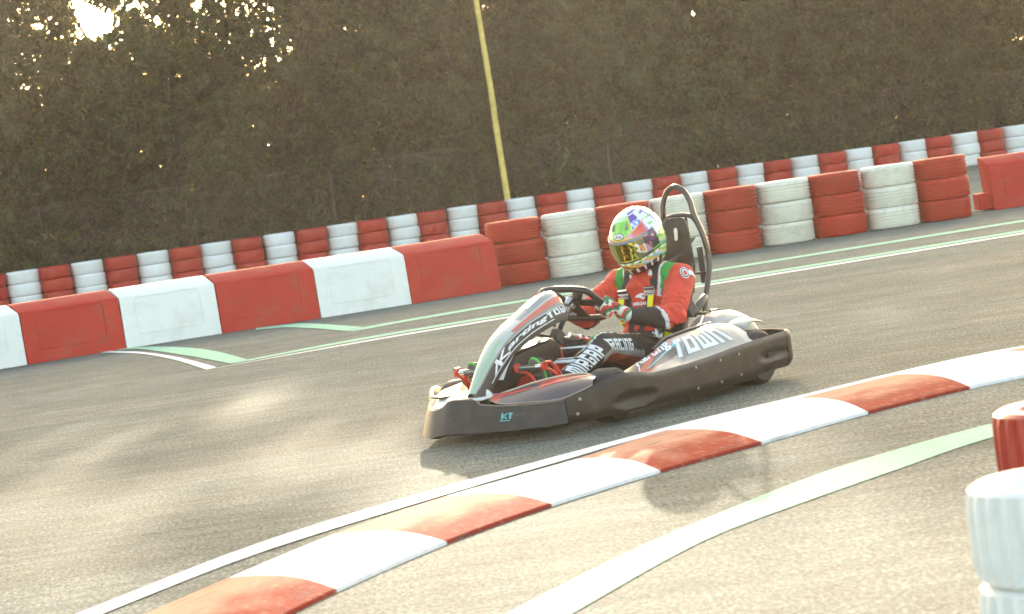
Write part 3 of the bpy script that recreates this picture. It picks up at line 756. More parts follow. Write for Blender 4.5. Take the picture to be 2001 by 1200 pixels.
def poly2d(pts, div=10):
    """filled polygon clipped from a fine grid, as unit-space triangles"""
    bm = bmesh.new(); vs = [bm.verts.new((x, y, 0)) for x, y in pts]; bm.faces.new(vs)
    xs = [p[0] for p in pts]; ys = [p[1] for p in pts]
    for k in range(1, div):
        for ax, a, b in ((0, min(xs), max(xs)), (1, min(ys), max(ys))):
            co = [0, 0, 0]; co[ax] = lerp(a, b, k / div); no = [0, 0, 0]; no[ax] = 1
            bmesh.ops.bisect_plane(bm, geom=bm.verts[:] + bm.edges[:] + bm.faces[:], plane_co=co, plane_no=no)
    bmesh.ops.triangulate(bm, faces=bm.faces); bm.verts.index_update()
    V = [(v.co.x, v.co.y) for v in bm.verts]; Fc = [tuple(v.index for v in f.verts) for f in bm.faces]; bm.free(); return V, Fc
def decal(name, VF, fn, m, parent, bvh=None, D=None, off=.0018):
    """fn maps the decal's unit square to a 3D point; with a bvh the point is dropped along D on to that surface"""
    V, Fc = VF; out = []; ok = []
    for u, v in V:
        p = Vector(fn(u, v)); good = True
        if bvh is not None:
            d = Vector(D).normalized(); h = bvh.ray_cast(p - d * .5, d)
            if h[0] is None: good = False
            else:
                nn = h[1] if h[1].dot(d) < 0 else -h[1]; p = h[0] + nn * off
        out.append(p); ok.append(good)
    mb = MB(); mb.add(out, [f for f in Fc if all(ok[i] for i in f)])
    me = bpy.data.meshes.new(name); me.from_pydata([tuple(v) for v in mb.v], [], mb.f); me.materials.append(m); me.shade_smooth()
    o = bpy.data.objects.new(name, me); COL.objects.link(o); o.parent = parent; return o
def quadmap(a, b, c, d):
    """a,b bottom left/right; d,c top left/right"""
    a, b, c, d = map(Vector, (a, b, c, d))
    return lambda u, v: a.lerp(b, u).lerp(d.lerp(c, u), v)
dkb = arrays_bvh(near_deck)
DD = (0, -.75, -.66)
decal('lettering', block_text('TOWN'), quadmap((.68, .60, .23), (.20, .60, .24), (.24, .50, .30), (.56, .50, .30)), paleg, near_deck, dkb, DD)
decal('lettering', font_text('Karting', .35, .03), quadmap((.905, .56, .24), (.590, .54, .28), (.560, .46, .33), (.80, .47, .29)), whiteg, near_deck, dkb, DD)
decal('cyan_stripe', poly2d([(0, 0), (1, 0), (1, .35), (.0, .25)]), quadmap((.90, .59, .22), (.52, .52, .30), (.54, .49, .32), (.86, .56, .23)), cyan, near_deck, dkb, DD, .0012)
decal('white_stripe', poly2d([(0, 0), (1, 0), (1, .1), (.0, .1)]), quadmap((.96, .60, .22), (.86, .52, .24), (.80, .42, .26), (.9, .5, .25)), whiteg, near_deck, dkb, DD, .0022)
ndb = arrays_bvh(nd)
DZ = (-.3, -.3, -1)
decal('racing_number', poly2d([(0, 0), (.06, .9), (.3, .55), (1, .5), (1, .2), (.28, .2)]), quadmap((1.43, .34, .25), (1.24, .52, .25), (1.21, .46, .25), (1.38, .31, .25)), redg, nd, ndb, DZ)
decal('racing_number', poly2d([(0, 0), (.3, .6), (1, .6), (1, .3), (.3, .3)]), quadmap((1.34, .33, .25), (1.24, .44, .25), (1.22, .42, .25), (1.31, .31, .25)), redg, nd, ndb, DZ)
decal('red_flash', poly2d([(0, 0), (.35, .9), (1, 1), (.75, .2)]), quadmap((1.52, .16, .25), (1.44, .33, .25), (1.41, .31, .25), (1.48, .14, .25)), redg, nd, ndb, DZ)
decal('lettering', block_text('KT'), lambda u, v: (1.5705 - .35 * max(0, (.25 + .055 * u) - .22) , .248 + .055 * u, .112 + .026 * v), cyan, bump_o, arrays_bvh(bump_o), (-1, 0, 0))
decal('cyan_stripe', poly2d([(0, 0), (1, 0), (1, 1), (0, 1)], 4), lambda u, v: (1.6, .242 + .05 * u, .104 + .003 * v), cyan, bump_o, arrays_bvh(bump_o), (-1, 0, 0))

# --- front fairing
CL = [(1.500, .222, .022), (1.455, .265, .034), (1.37, .35, .048), (1.25, .44, .066), (1.12, .498, .082), (1.0, .548, .094), (.91, .584, .100), (.85, .598, .096), (.805, .597, .078)]
cp = spline([Vector((a, b, c)) for a, b, c in CL], 64)
def fair(s, q):
    """s 0..1 bottom to top, q -1.9..1.9 across (|q|<1 front face, beyond that the flanks)"""
    i = s * 64; k = min(int(i), 63); p = cp[k].lerp(cp[k + 1], i - k); t = cp[min(k + 2, 64)] - cp[max(k - 1, 0)]
    t = Vector((t.x, 0, t.y)).normalized(); n = Vector((t.z, 0, -t.x))
    dr = interp([0, .5, .8, 1], [0, 0, .040, .055], s); w = p.z; a = abs(q); sg = 1 if q >= 0 else -1; fl = .080 * interp([0, .12, .8, 1], [.45, .8, 1, .55], s)
    if a <= 1: y = w * q; o = .022 * (1 - a * a) * min(1, w / .08) - dr * a ** 2.4
    else:
        v = (a - 1) / .9; y = sg * (w + .016 * sin(v * pi / 2)); o = -fl * v - dr
    return Vector((p.x, 0, p.y)) + n * o + Vector((0, y, 0)), n
NQ = 56; rows = []
for i in range(97):
    rows.append([fair(i / 96, lerp(-1.9, 1.9, j / NQ))[0] for j in range(NQ + 1)])
mb = MB(); mb.loft(rows, False, False)
top = rows[-1]; c_ = sum((Vector(p) for p in top), Vector()) / len(top)
fo = mb.build('front_fairing', paint_attr, kart, ang=50)
if len(fo.data.vertices) == 97 * (NQ + 1):
    pass
SC_ = [(v.co.copy()) for v in fo.data.vertices]
from mathutils.kdtree import KDTree
kd = KDTree(97 * (NQ + 1))
for i in range(97):
    for j in range(NQ + 1): kd.insert(rows[i][j], i * (NQ + 1) + j)
kd.balance()
def fcol(p, n):
    _, idx, _ = kd.find(p); s = (idx // (NQ + 1)) / 96; q = lerp(-1.9, 1.9, (idx % (NQ + 1)) / NQ); a = abs(q)
    if a > 1.02: return (.058, .042, .036) if a < 1.8 or s > .8 else (.05, .04, .035)
    if a > .93: return (.30, .27, .24)
    if s > .42:
        edge = .62 if s < .93 else .1
        u = (s - .42) / .58
        if q > .62 or s > .93 - .1 * 0: return (.60, .15, .10) if q < .9 or s > .5 else (.1, .08, .08)
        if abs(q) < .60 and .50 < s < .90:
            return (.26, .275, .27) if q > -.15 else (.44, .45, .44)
        return (.56, .55, .53)
    if s < .36 and abs(abs(q) - .45) < .07: return (.25, .55, .20)
    if s < .30: return (.42, .47, .41)
    return (.48, .50, .46)
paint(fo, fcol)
def on_fair(s0, s1, q0, q1, off=.002):
    def f(u, v):
        s, q = lerp(s0, s1, u), lerp(q0, q1, v); p, n = fair(s, q)
        pa, pb = fair(s, q + .02)[0], fair(min(s + .01, 1), q)[0]; nn = (pa - p).cross(pb - p).normalized()
        c = Vector((p.x - .2, 0, p.z - .25)); nn = nn if nn.dot(p - c) > 0 else -nn
        return p + nn * off
    return f
decal('racing_number', poly2d([(0, .1), (.98, .1), (.9, .9), (.02, .95)], 8), on_fair(.60, .88, .30, .02), whiteg, fo)
decal('lettering', block_text('TOWN', 3), on_fair(.63, .915, 1.46, 1.12), whiteg, fo)
decal('lettering', font_text('arting', .3, .035, 2), on_fair(.335, .63, 1.48, 1.16), whiteg, fo)
decal('lettering', poly2d([(0, .0), (.16, .0), (.40, .50), (.42, 0), (.55, 0), (.56, .40), (.92, .0), (1, .12), (.66, .52), (.95, 1), (.80, 1), (.52, .60), (.50, 1), (.38, 1), (.36, .72)], 8), on_fair(.20, .345, 1.55, 1.06), whiteg, fo)
decal('white_stripe', poly2d([(0, .2), (1, 0), (1, 1), (0, .9)], 12), on_fair(.36, .95, 1.085, 1.045), whiteg, fo)
decal('white_stripe', poly2d([(0, 0), (1, 0), (1, 1), (0, 1)], 12), on_fair(.16, .66, 1.62, 1.57), whiteg, fo)
mb = MB(); mb.lathe([(0, 0), (.010, 0), (.010, .004), (0, .006)], 14, 'y', (.99, .141, .468)); mb.build('bolt', plast_s, fo)

# --- wheels
def wheel(x, y, D, w, steer=0):
    root = empty('wheel', (x, y, D / 2), steer); root.parent = kart
    R = D / 2; h = w / 2
    mb = MB(); mb.lathe([(.070, -h * .86), (.085, -h * .98), (R - .02, -h), (R - .006, -h * .85), (R, -h * .62), (R + .001, 0), (R, h * .62), (R - .006, h * .85), (R - .02, h), (.085, h * .98), (.070, h * .86)], 56, 'y')
    mb.build('tyre', rubber, root, ang=25)
    mb = MB(); mb.lathe([(.02, -h * .5), (.045, -h * .5), (.062, -h * .8), (.074, -h * .9), (.070, -h * .4), (.066, 0), (.070, h * .4), (.074, h * .9), (.062, h * .8), (.045, h * .5), (.02, h * .5)], 36, 'y'); mb.build('rim', alloy, root, ang=25)
    return root
wheel(1.05, .45, .25, .135, radians(3)); wheel(1.05, -.45, .25, .135, radians(3)); wheel(0, .545, .275, .20); wheel(0, -.545, .275, .20)
mb = MB(); mb.tube([(0, -.55, .138), (0, .55, .138)], .02, 12); mb.build('rear_axle', alloy, kart)
for s in (1, -1):
    mb = MB(); mb.tube([(1.05, s * .38, .125), (1.03, s * .30, .11), (1.02, s * .24, .08)], .016, 8); mb.build('stub_axle', alloy, kart)
# --- chassis
mb = MB()
for s in (1, -1):
    mb.tube(spline([(1.42, s * .10, .07), (1.36, s * .22, .06), (1.15, s * .24, .055), (.6, s * .30, .055), (0, s * .33, .07), (-.25, s * .30, .10)], 24), .015, 8)
    mb.tube([(.25, s * .32, .07), (.3, s * .55, .09), (.75, s * .55, .09), (.85, s * .28, .06)], .011, 8)
mb.tube([(-.25, .30, .10), (-.27, 0, .11), (-.25, -.30, .10)], .015, 8); mb.tube([(.35, .31, .055), (.35, -.31, .055)], .014, 8); mb.tube([(1.36, .22, .06), (1.36, -.22, .06)], .014, 8)
mb.build('chassis_frame', frame_m, kart)
mb = MB(); mb.box((.88, 0, .040), (.95, .50, .006)); mb.build('floor_tray', dkgrey, kart)
# leg guard and tank between the driver's legs
mb = MB(); gp = [(1.345, .02, .262), (1.30, .02, .315), (1.235, .02, .372), (1.12, .02, .388), (1.0, .02, .398), (.92, .02, .400)]
rings = []
for (x, y, z) in gp: rings.append([(x, -.035, z - .012), (x, -.02, z), (x, .06, z), (x, .085, z - .012), (x - .02, .09, z - .06), (x - .03, .07, z - .12), (x - .03, -.03, z - .12)])
mb.loft(rings, True, True); lg = mb.build('leg_guard', plast, kart, ang=40)
mb = MB(); mb.loft([[(x + .004, -.03, z + .003), (x + .004, .02, z + .0055), (x + .004, .078, z + .001)] for x, y, z in gp], False, False); mb.build('gloss_highlight_strip', whitep, lg)  # white strip laid on as the gloss highlight along the guard's top
mb = MB(); mb.loft([[(x, y, z) for y, z in ((-.14, .06), (-.14, .30), (-.11, .345), (-.02, .345), (.0, .30), (.0, .06))] for x in (1.02, 1.0, .78, .76)], True, True); tank = mb.build('fuel_tank', mat('tank_red', rgb('#c83a28'), .35), kart, bevel=.012)
mb = MB(); mb.box((.90, -.07, .348), (.10, .10, .012)); mb.build('tank_top', whitep, tank, bevel=.004)
mb = MB(); mb.lathe([(0, 0), (.026, 0), (.03, .03), (.0, .032)], 16, 'z', (.835, -.05, .355)); fc = mb.build('filler_cap', dkgrey, tank)
mb = MB(); mb.box((.866, -.05, .370), (.003, .035, .014)); mb.build('cap_sticker', yellow, fc)
# --- steering
mb = MB(); mb.tube([(.70, 0, .51), (.76, 0, .44), (.83, 0, .34), (.93, 0, .12)], .014, 12); colm = mb.build('steering_column', plast_s, kart)
mb = MB(); mb.tube([(.652, 0, .545), (.690, 0, .520)], [.036, .034], 16); mb.tube([(.690, 0, .520), (.735, 0, .468)], [.021, .019], 14); mb.tube([(.655, 0, .55), (.648, 0, .556)], [.028, .02], 12); mb.build('steering_hub', chrome, colm)
mb = MB(); mb.tube([(.72, .0, .495), (.725, -.03, .50)], .008, 8); mb.tube([(.70, .025, .49), (.69, .05, .485)], .007, 8); mb.build('hub_clamp', alloy, colm)
mb = MB(); mb.box((.80, .0, .395), (.06, .05, .06), Matrix.Rotation(-.7, 3, 'Y')); mb.tube([(.82, -.03, .40), (.96, 0, .43)], .010, 6); mb.tube([(.79, .03, .38), (.70, .06, .36)], .010, 8); mb.build('column_bracket', dkgrey, colm, bevel=.004)
mb = MB(); mb.tube([(.745, .035, .395), (.70, .05, .375)], .014, 10); mb.tube([(.69, .05, .372), (.655, .06, .352)], .020, 10); sw_ = mb.build('kill_switch', chrome, kart)
mb = MB(); mb.box((.632, .068, .345), (.02, .04, .035), Matrix.Rotation(.4, 3, 'Y')); mb.build('switch_button', mat('button_red', rgb('#c94a44'), .4), sw_, bevel=.004)
ST = radians(50)
WC = Vector((.635, 0, .535)); wu = Vector((sin(ST) * .9, 0, cos(ST))).normalized(); wn = Vector((-wu.z, 0, wu.x)); wl = Vector((0, 1, 0)); SR = radians(-6)
def wp(a, b, c=0): 
    a, b = a * cos(SR) - b * sin(SR), a * sin(SR) + b * cos(SR)
    return WC + wl * a + wu * b + wn * c
swheel = empty('steering_wheel'); swheel.parent = kart
rimp = [(-.145, .075), (-.12, .108), (-.06, .120), (0, .122), (.06, .120), (.12, .108), (.145, .075), (.160, .02), (.162, -.04), (.145, -.09), (.10, -.115), (.0, -.12), (-.10, -.115), (-.145, -.09), (-.162, -.04), (-.160, .02)]
rr = spline([Vector((a, b, 0)) for a, b in rimp + [rimp[0]]], 64)[:-1]
mb = MB(); mb.tube([wp(p.x, p.y) for p in rr], .0165, 10, closed=True); mb.build('rim', plast_s, swheel, ang=60)
for pts in ([(-.03, -.01), (-.155, -.02), (-.155, .03), (-.03, .03)], [(.03, -.01), (.155, -.02), (.155, .03), (.03, .03)], [(-.025, 0), (.025, 0), (.04, -.115), (-.04, -.115)], [(-.06, .118), (-.115, .105), (-.055, .02), (-.01, .03)], [(.06, .118), (.115, .105), (.055, .02), (.01, .03)]):
    mb = MB(); mb.poly_prism([wp(a, b, -.004) for a, b in pts], wn * .008); mb.build('spoke', plast_s, swheel)
mb = MB(); mb.tube([wp(0, .01, -.012), wp(0, .01, .014)], [.042, .040], 20); mb.build('hub_pad', plast, swheel, bevel=.003)
# --- pedals
for s in (1, -1):
    pd = empty('pedal', (0, 0, 0)); pd.parent = kart; y0, y1 = (s * .105, s * .265)
    xb, zb_ = 1.265, .305
    mb = MB(); mb.tube([(xb, y0, zb_), (xb, y1, zb_)], .013, 12); mb.build('foot_bar', chrome, pd)
    mb = MB()
    for k in range(9): mb.box((xb - .0, lerp(y0, y1, .12 + .07 * k), zb_ - .002), (.028, .004, .0275))
    mb.build('grip_ribs', dkgrey, pd)
    for y in (y0, y1): mb = MB(); mb.tube([(xb, y - .007, zb_), (xb, y + .007, zb_)], .021, 14); mb.build('end_ring', red_m, pd)
    mb = MB(); mb.tube(spline([(xb, y0 + s * .01, zb_ - .018), (xb - .01, y0 + s * .05, zb_ - .03), (xb - .01, y0 + s * .085, zb_ - .08), (xb + .01, y0 + s * .09, .07)], 12), [.008] * 13, 8); mb.build('pedal_arm', red_m, pd)
    # end plate with two windows
    def ep(a, b, c): return Vector((xb - .12 * a + .0 * b, y1 + s * c, zb_ + .012 - .075 * a * a - .018 * a + b))
    out = [(-.05, .006), (.25, .016), (.55, .012), (.85, -.004), (1.02, -.03), (1.05, -.07), (.75, -.062), (.5, -.035), (.2, -.028), (-.05, -.028)]
    mb = MB(); loop = [ep(a, b * .9, .012) for a, b in out]; mb.tube(loop, .0075, 8, closed=True)
    mb.tube([ep(.48, .01, .012), ep(.62, -.045, .012)], .007, 8); mb.build('end_plate', red_m, pd)
# --- seat, head rest, roll hoop
st_ = [(.42, .135, .165, .02), (.36, .10, .175, .06), (.24, .075, .185, .12), (.12, .07, .19, .17), (.02, .095, .195, .20), (-.07, .16, .195, .19), (-.13, .26, .19, .15), (-.17, .36, .18, .10), (-.195, .45, .165, .05), (-.205, .50, .14, .01)]
sp = spline([Vector((a, b, 0)) for a, b, c, d in st_], 40); sq = spline([Vector((c, d, 0)) for a, b, c, d in st_], 40); rows = []
for i in range(41):
    t = (sp[min(i + 1, 40)] - sp[max(i - 1, 0)]).normalized(); n = Vector((-t.y, t.x)) * -1; n = Vector((t.y, -t.x))
    n = n if (n.y > 0 or n.x > 0) and i > 0 else Vector((.2, 1)).normalized()
    row = []
    for j in range(17):
        v = -1 + 2 * j / 16; a = abs(v); y = sq[i].x * (v if a < .7 else math.copysign(.7 + (a - .7) * 1.0, v)); h = sq[i].y * max(0, (a - .35) / .65) ** 2.2
        row.append(Vector((sp[i].x + n.x * h, y, sp[i].y + n.y * h)))
    rows.append(row)
mb = MB(); mb.loft(rows, False, False); mb.build('seat', plast_s, kart, solid=.008)
tilt = Matrix.Rotation(radians(-6), 3, 'Y')
pts = []
for k in range(32):
    a = 2 * pi * k / 32; e = .5
    cx, cz = math.copysign(abs(cos(a)) ** e, cos(a)) * .088, math.copysign(abs(sin(a)) ** .7, sin(a)) * .19
    pts.append(tilt @ Vector((0, cx, cz)) + Vector((-.305, .008, .675)))
mb = MB(); mb.poly_prism(pts, tilt @ Vector((.03, 0, 0))); hr = mb.build('head_rest', plast, kart, bevel=.008, ang=40)
mb = MB(); pts = []
for k in range(16):
    a = 2 * pi * k / 16; pts.append(tilt @ Vector((.0305, cos(a) * .011, sin(a) * .016 + math.copysign(.018, sin(a)))) + Vector((-.305, .03, .775)))
mb.poly_prism(pts, tilt @ Vector((.002, 0, 0))); mb.build('slot', whitep, hr)
hoop = spline([(-.225, .15, .10), (-.235, .15, .28), (-.27, .152, .40), (-.36, .152, .60), (-.362, .14, .74), (-.36, .098, .87), (-.36, .085, .94), (-.36, .05, 1.0), (-.36, 0, 1.022), (-.36, -.05, 1.0), (-.36, -.085, .94), (-.36, -.098, .87), (-.362, -.14, .74), (-.36, -.152, .60), (-.27, -.152, .40), (-.235, -.15, .28), (-.225, -.15, .10)], 90)
mb = MB(); mb.tube(hoop, .0145, 12); hp = mb.build('roll_hoop', frame_m, kart, ang=60)
mb = MB(); mb.tube(spline([(-.36, .128, .78), (-.36, .085, .855), (-.36, 0, .872), (-.36, -.085, .855), (-.36, -.128, .78)], 24), .012, 10); mb.build('cross_tube', frame_m, hp, ang=60)
for y in (.045, -.045):
    mb = MB(); mb.tube([(-.362, y, .865), (-.37, y * 1.1, .60), (-.33, y * 1.1, .46)], .007, 8); mb.build('inner_tube', frame_m, hp)
for y in (1, -1):
    mb = MB(); mb.box((-.372, y * .098, .60), (.006, .036, .19)); mb.build('brace_plate', dkgrey, hp, bevel=.002)
    mb = MB(); mb.tube([(-.362, y * .15, .56), (-.362, y * .06, .56)], .007, 8); mb.build('link_tube', frame_m, hp)
# --- engine cover, fender and fittings behind the seat
def rbox_cover(xs, y0, y1, zt, zb, name, m, par):
    rings = []
    for x, h in xs:
        ring = []
        for k in range(13):
            a = pi * k / 12; ring.append((x, lerp(y0, y1, .5 - .5 * cos(a) * (1 if True else 1)), zb + (zt * h - zb) * (sin(a) ** .35)))
        rings.append(ring)
    mb = MB(); mb.loft(rings, True, True); return mb.build(name, m, par, ang=50, bevel=.004)
ec = rbox_cover([(.05, .55), (.03, .86), (-.02, .97), (-.12, 1.0), (-.24, .98), (-.31, .90), (-.345, .78), (-.35, .6)], .20, .42, .372, .12, 'engine_cover', paint_attr, kart)
paint(ec, lambda p, n: (.60, .36, .18) if (p.z > .345 and -.30 < p.x < -.02 and .25 < p.y < .37) else ((.05, .04, .03) if p.z < .20 else (.46, .44, .40)))
for x in (-.06, -.17):
    mb = MB(); mb.box((x, .27, .375), (.05, .03, .012)); mb.build('vent', plast_s, ec, bevel=.003)
fn_ = spline([(.055, .50, .215), (.050, .50, .27), (.02, .50, .308), (-.06, .50, .328), (-.13, .50, .322), (-.205, .50, .298)], 24)
mb = MB(); mb.loft([[(p.x + .02 * (1 - v) * 0, lerp(.42, .585 - .03 * (i / 24), v), p.z - .02 * (2 * v - 1) ** 2) for v in [k / 8 for k in range(9)]] for i, p in enumerate(fn_)], False, False)
fe = mb.build('rear_fender', paint_attr, kart, solid=.005); paint(fe, lambda p, n: (.62, .42, .26) if (p.x < -.06 and p.x > -.14 and p.z > .31) else ((.28, .26, .25) if p.x > .02 else (.40, .39, .36)))
mb = MB()
for (x, y, z, r) in ((.10, .36, .31, .022), (.02, .33, .32, .016), (.17, .37, .315, .014), (.06, .39, .33, .010)): mb.lathe([(0, -r), (r * .8, -r * .8), (r, 0), (r * .8, r * .8), (0, r)], 12, 'z', (x, y, z))
mb.tube([(.22, .38, .30), (.14, .36, .32), (.05, .33, .33), (-.02, .30, .36)], .009, 8); mb.tube([(.18, .34, .28), (.08, .30, .30), (0, .24, .30)], .012, 8)
mb.build('engine_fittings', chrome, kart)
mb = MB(); mb.box((-.02, .33, .22), (.26, .16, .16)); mb.build('engine_block', alloy, kart, bevel=.012)
mb = MB(); mb.box((-.07, .20, .40), (.07, .03, .06), Matrix.Rotation(.6, 3, 'Y')); mb.tube([(-.10, .19, .37), (-.20, .18, .42), (-.27, .16, .44)], .022, 10); mb.build('seat_stay', dkgrey, kart, bevel=.006)
tag(kart, 'black and white racing kart with a roll hoop, crossing the track in the middle', 'racing kart')
# ------------------------------------------------------------------ the driver
person = None
def blob(mb, p0, r0, p1, r1, n=16, sx=1.0):
    p0, p1 = Vector(p0), Vector(p1); d = p1 - p0; L = d.length; d.normalize()
    ref = Vector((0, 1, 0)) if abs(d.y) < .9 else Vector((1, 0, 0)); a = (ref - d * ref.dot(d)).normalized(); b = d.cross(a)
    rings = []
    K = 5
    for k in range(K + 1):
        t = -pi / 2 + (pi / 2) * k / K; rings.append((p0 + d * r0 * sin(t), max(r0 * cos(t), 1e-4)))
    for k in range(K + 1):
        t = (pi / 2) * k / K; rings.append((p1 + d * r1 * sin(t), max(r1 * cos(t), 1e-4)))
    mb.loft([[c + (a * cos(2 * pi * j / n) * sx + b * sin(2 * pi * j / n)) * r for j in range(n)] for c, r in rings], True, True)
def ell(mb, c, r, n=20):
    mb.loft([[Vector((c[0] + r[0] * max(cos(t), .001) * cos(2 * pi * j / n), c[1] + r[1] * max(cos(t), .001) * sin(2 * pi * j / n), c[2] + r[2] * sin(t))) for j in range(n)] for t in [-pi / 2 + pi * k / 12 for k in range(13)]], True, True)
def remesh(mb, name, voxel, smooth, m):
    me = bpy.data.meshes.new(name + '_raw'); me.from_pydata([tuple(v) for v in mb.v], [], mb.f)
    bm = bmesh.new(); bm.from_mesh(me); bmesh.ops.recalc_face_normals(bm, faces=bm.faces); bm.to_mesh(me); bm.free()
    o = bpy.data.objects.new(name + '_raw', me); COL.objects.link(o)
    md = o.modifiers.new('r', 'REMESH'); md.mode = 'VOXEL'; md.voxel_size = voxel; md.use_smooth_shade = True
    s = o.modifiers.new('s', 'SMOOTH'); s.factor = .5; s.iterations = smooth
    dg = bpy.context.evaluated_depsgraph_get(); dg.update()
    out = bpy.data.meshes.new_from_object(o.evaluated_get(dg)); out.name = name
    bpy.data.objects.remove(o); bpy.data.meshes.remove(me)
    out.materials.clear(); out.materials.append(m); out.shade_smooth(); return out
SHN, ELN, WRN = Vector((-.03, .195, .572)), Vector((.235, .29, .385)), Vector((.475, .190, .445))
SHF, ELF, WRF = Vector((-.03, -.195, .572)), Vector((.19, -.265, .435)), Vector((.46, -.185, .485))
HPN, KNN, ANN = Vector((.12, .10, .205)), Vector((.70, .195, .322)), Vector((1.12, .19, .165))
def mir(v): return Vector((v.x, -v.y, v.z))
mb = MB()
for k in range(13):
    t = k / 12; c = spline([(.08, 0, .19), (.03, 0, .31), (.0, 0, .45), (-.03, 0, .575)], 12)[k]
    ell(mb, c, (lerp(.125, .105, t), interp([0, .3, .7, 1], [.165, .148, .178, .150], t), .10 if t < .9 else .075))
blob(mb, (-.03, .07, .605), .062, SHN, .070); blob(mb, (-.03, -.07, .605), .062, SHF, .070)
blob(mb, (-.02, 0, .57), .075, (.0, 0, .66), .062); ell(mb, (.03, 0, .79), (.09, .075, .11))
for S, E_, Wr in ((SHN, ELN, WRN), (SHF, ELF, WRF)):
    blob(mb, S, .074, E_, .067); blob(mb, E_, .062, Wr, .038)
for s in (1, -1):
    f = (lambda v: v) if s == 1 else mir
    blob(mb, f(HPN), .105, f(KNN), .066); blob(mb, f(KNN), .064, f(ANN), .050)
body = remesh(mb, 'person', .0056, 10, cloth_attr)
def segt(p, a, b):
    d = b - a; t = max(0, min(1, (p - a).dot(d) / d.length_squared)); return t, (p - (a + d * t)).length
RED, BLK, GRN, WHT, GRY = (.66, .055, .028), (.034, .025, .023), (.055, .30, .055), (.74, .74, .76), (.34, .30, .28)
def suit(p, n):
    ta, da = segt(p, SHN, ELN); tb, db = segt(p, ELN, WRN); tc_, dc = segt(p, SHF, ELF); td, dd = segt(p, ELF, WRF)
    ay = abs(p.y); leg_near = p.x > .16 and p.z < .46 and not (db < .062 and p.z > .34) and not (dd < .062 and p.z > .38) and not (da < .08 and p.z > .36)
    if leg_near or (p.z < .235 and p.x > -.2):
        s = 1 if p.y > 0 else -1; t1, d1 = segt(p, HPN if s > 0 else mir(HPN), KNN if s > 0 else mir(KNN)); t2, d2 = segt(p, KNN if s > 0 else mir(KNN), ANN if s > 0 else mir(ANN))
        if p.x > .34 and p.x < .90 and n.z > .15:
            axy = s * interp([.12, .70, 1.12], [.10, .195, .19], p.x); a = (p.y - axy) * s / .066
            wd = interp([.34, .50, .70, .90], [.12, .4, .55, .1], p.x); off = interp([.34, .7, .9], [.45, .12, -.2], p.x)
            if off - wd * .45 < a < off: return WHT
            if off - wd * 1.1 < a <= off - wd * .45: return GRN
            if a <= off - wd * 1.1 and p.x > .62: return RED
        if n.z < -.15 and .42 < p.x < .78 and s > 0:
            if n.z > -.55: return GRY
            return (.40, .05, .03)
        return BLK
    if db < .082 and tb > .02 and p.y > .14 and p.x > .2:
        u = tb + .9 * (p.z - lerp(ELN.z, WRN.z, tb))
        if tb > .30 - 2.2 * (p.z - lerp(ELN.z, WRN.z, tb)) * -1: return BLK
        if tb > .215 - 2.2 * (p.z - lerp(ELN.z, WRN.z, tb)) * -1: return WHT
        return RED
    if dd < .06 and td > .90: return WHT
    if p.z > .60 and ay < .09:                       # collar
        if .055 < ay and p.z < .625: return WHT if p.x > -.01 else GRN
        return RED
    if p.z > .49 and ay > .105:
        e = ay + .25 * (p.x + .03) - .20 * max(0, .58 - p.z)
        if p.x > .012 or p.z > .55:
            if .118 < e < .132: return WHT
            if .132 <= e < .185 and p.x < .055: return GRN
        if p.x < -.075: return GRN
    if p.x < -.085 and ay > .15: return GRN
    if ay > .115 and p.z < .46 and da > .084 and p.x < .12: return (.05, .12, .035) if p.z < .36 else BLK
    return RED
paint(body, suit)
BN = [v.normal.copy() for v in body.vertices]; BP = [v.co.copy() for v in body.vertices]; NEWCO = []
for p, n_ in zip(BP, BN):
    w = 0
    w += noise.noise(p * 13) * .006 + noise.noise(Vector((p.x * 40, p.y * 18, p.z * 40))) * .0020
    for a, b, c in ((SHN, ELN, WRN), (SHF, ELF, WRF), (HPN, KNN, ANN), (mir(HPN), mir(KNN), mir(ANN))):
        dj = (p - b).length
        if dj < .21:
            k = (1 - dj / .21) ** .8; ax = ((p - a).length + noise.noise(p * 10) * .03); w += (abs(sin(ax * 62 + noise.noise(p * 22) * 2.2)) - .5) * .015 * k
    if p.z > .25 and abs(p.y) < .16 and -.15 < p.x < .15: w += sin((p.z + .35 * abs(p.y) + noise.noise(p * 7) * .05) * 60) * .008
    if p.y > .2 and .46 < p.x < 1.08 and p.z < .42: w *= .25
    NEWCO += list(p + n_ * w)
body.vertices.foreach_set('co', NEWCO); body.update()
person = bpy.data.objects.new('person', body); COL.objects.link(person); person.location = KO; person.rotation_euler = (0, 0, pi + PSI)
tag(person, 'driver in red and black racing suit with multicoloured helmet, seated in the kart', 'person')
pb = arrays_bvh(person)
DL = (0, -1, 0)
sv = mat('suit_print_white', (.78, .78, .80), .7)
decal('suit_lettering', block_text('MIRGAP', 3), quadmap((.985, .4, .205), (.760, .4, .290), (.815, .4, .345), (1.045, .4, .256)), sv, person, pb, DL, .003)
decal('suit_lettering', block_text('RACING', 3), quadmap((.715, .4, .302), (.525, .4, .272), (.520, .4, .330), (.745, .4, .358)), sv, person, pb, DL, .003)
DF = (-1, -.35, -.1)
def chest(u, v, c=(.25, .03, .50), w=.10, h=.02): return Vector((c[0], c[1] - w / 2 + u * w, c[2] + v * h))
decal('chest_lettering', font_text('MIRGAP', 0, .04), lambda u, v: chest(u, v, (.3, .085, .475), .085, .017), sv, person, pb, DF, .0025)
decal('chest_emblem', poly2d([(0, .45), (.15, .75), (.45, .95), (.8, .9), (1, .7), (.8, .62), (1, .45), (.75, .3), (.5, .05), (.35, .3)], 8), lambda u, v: chest(u, v, (.3, .10, .502), .095, .038), sv, person, pb, DF, .0025)
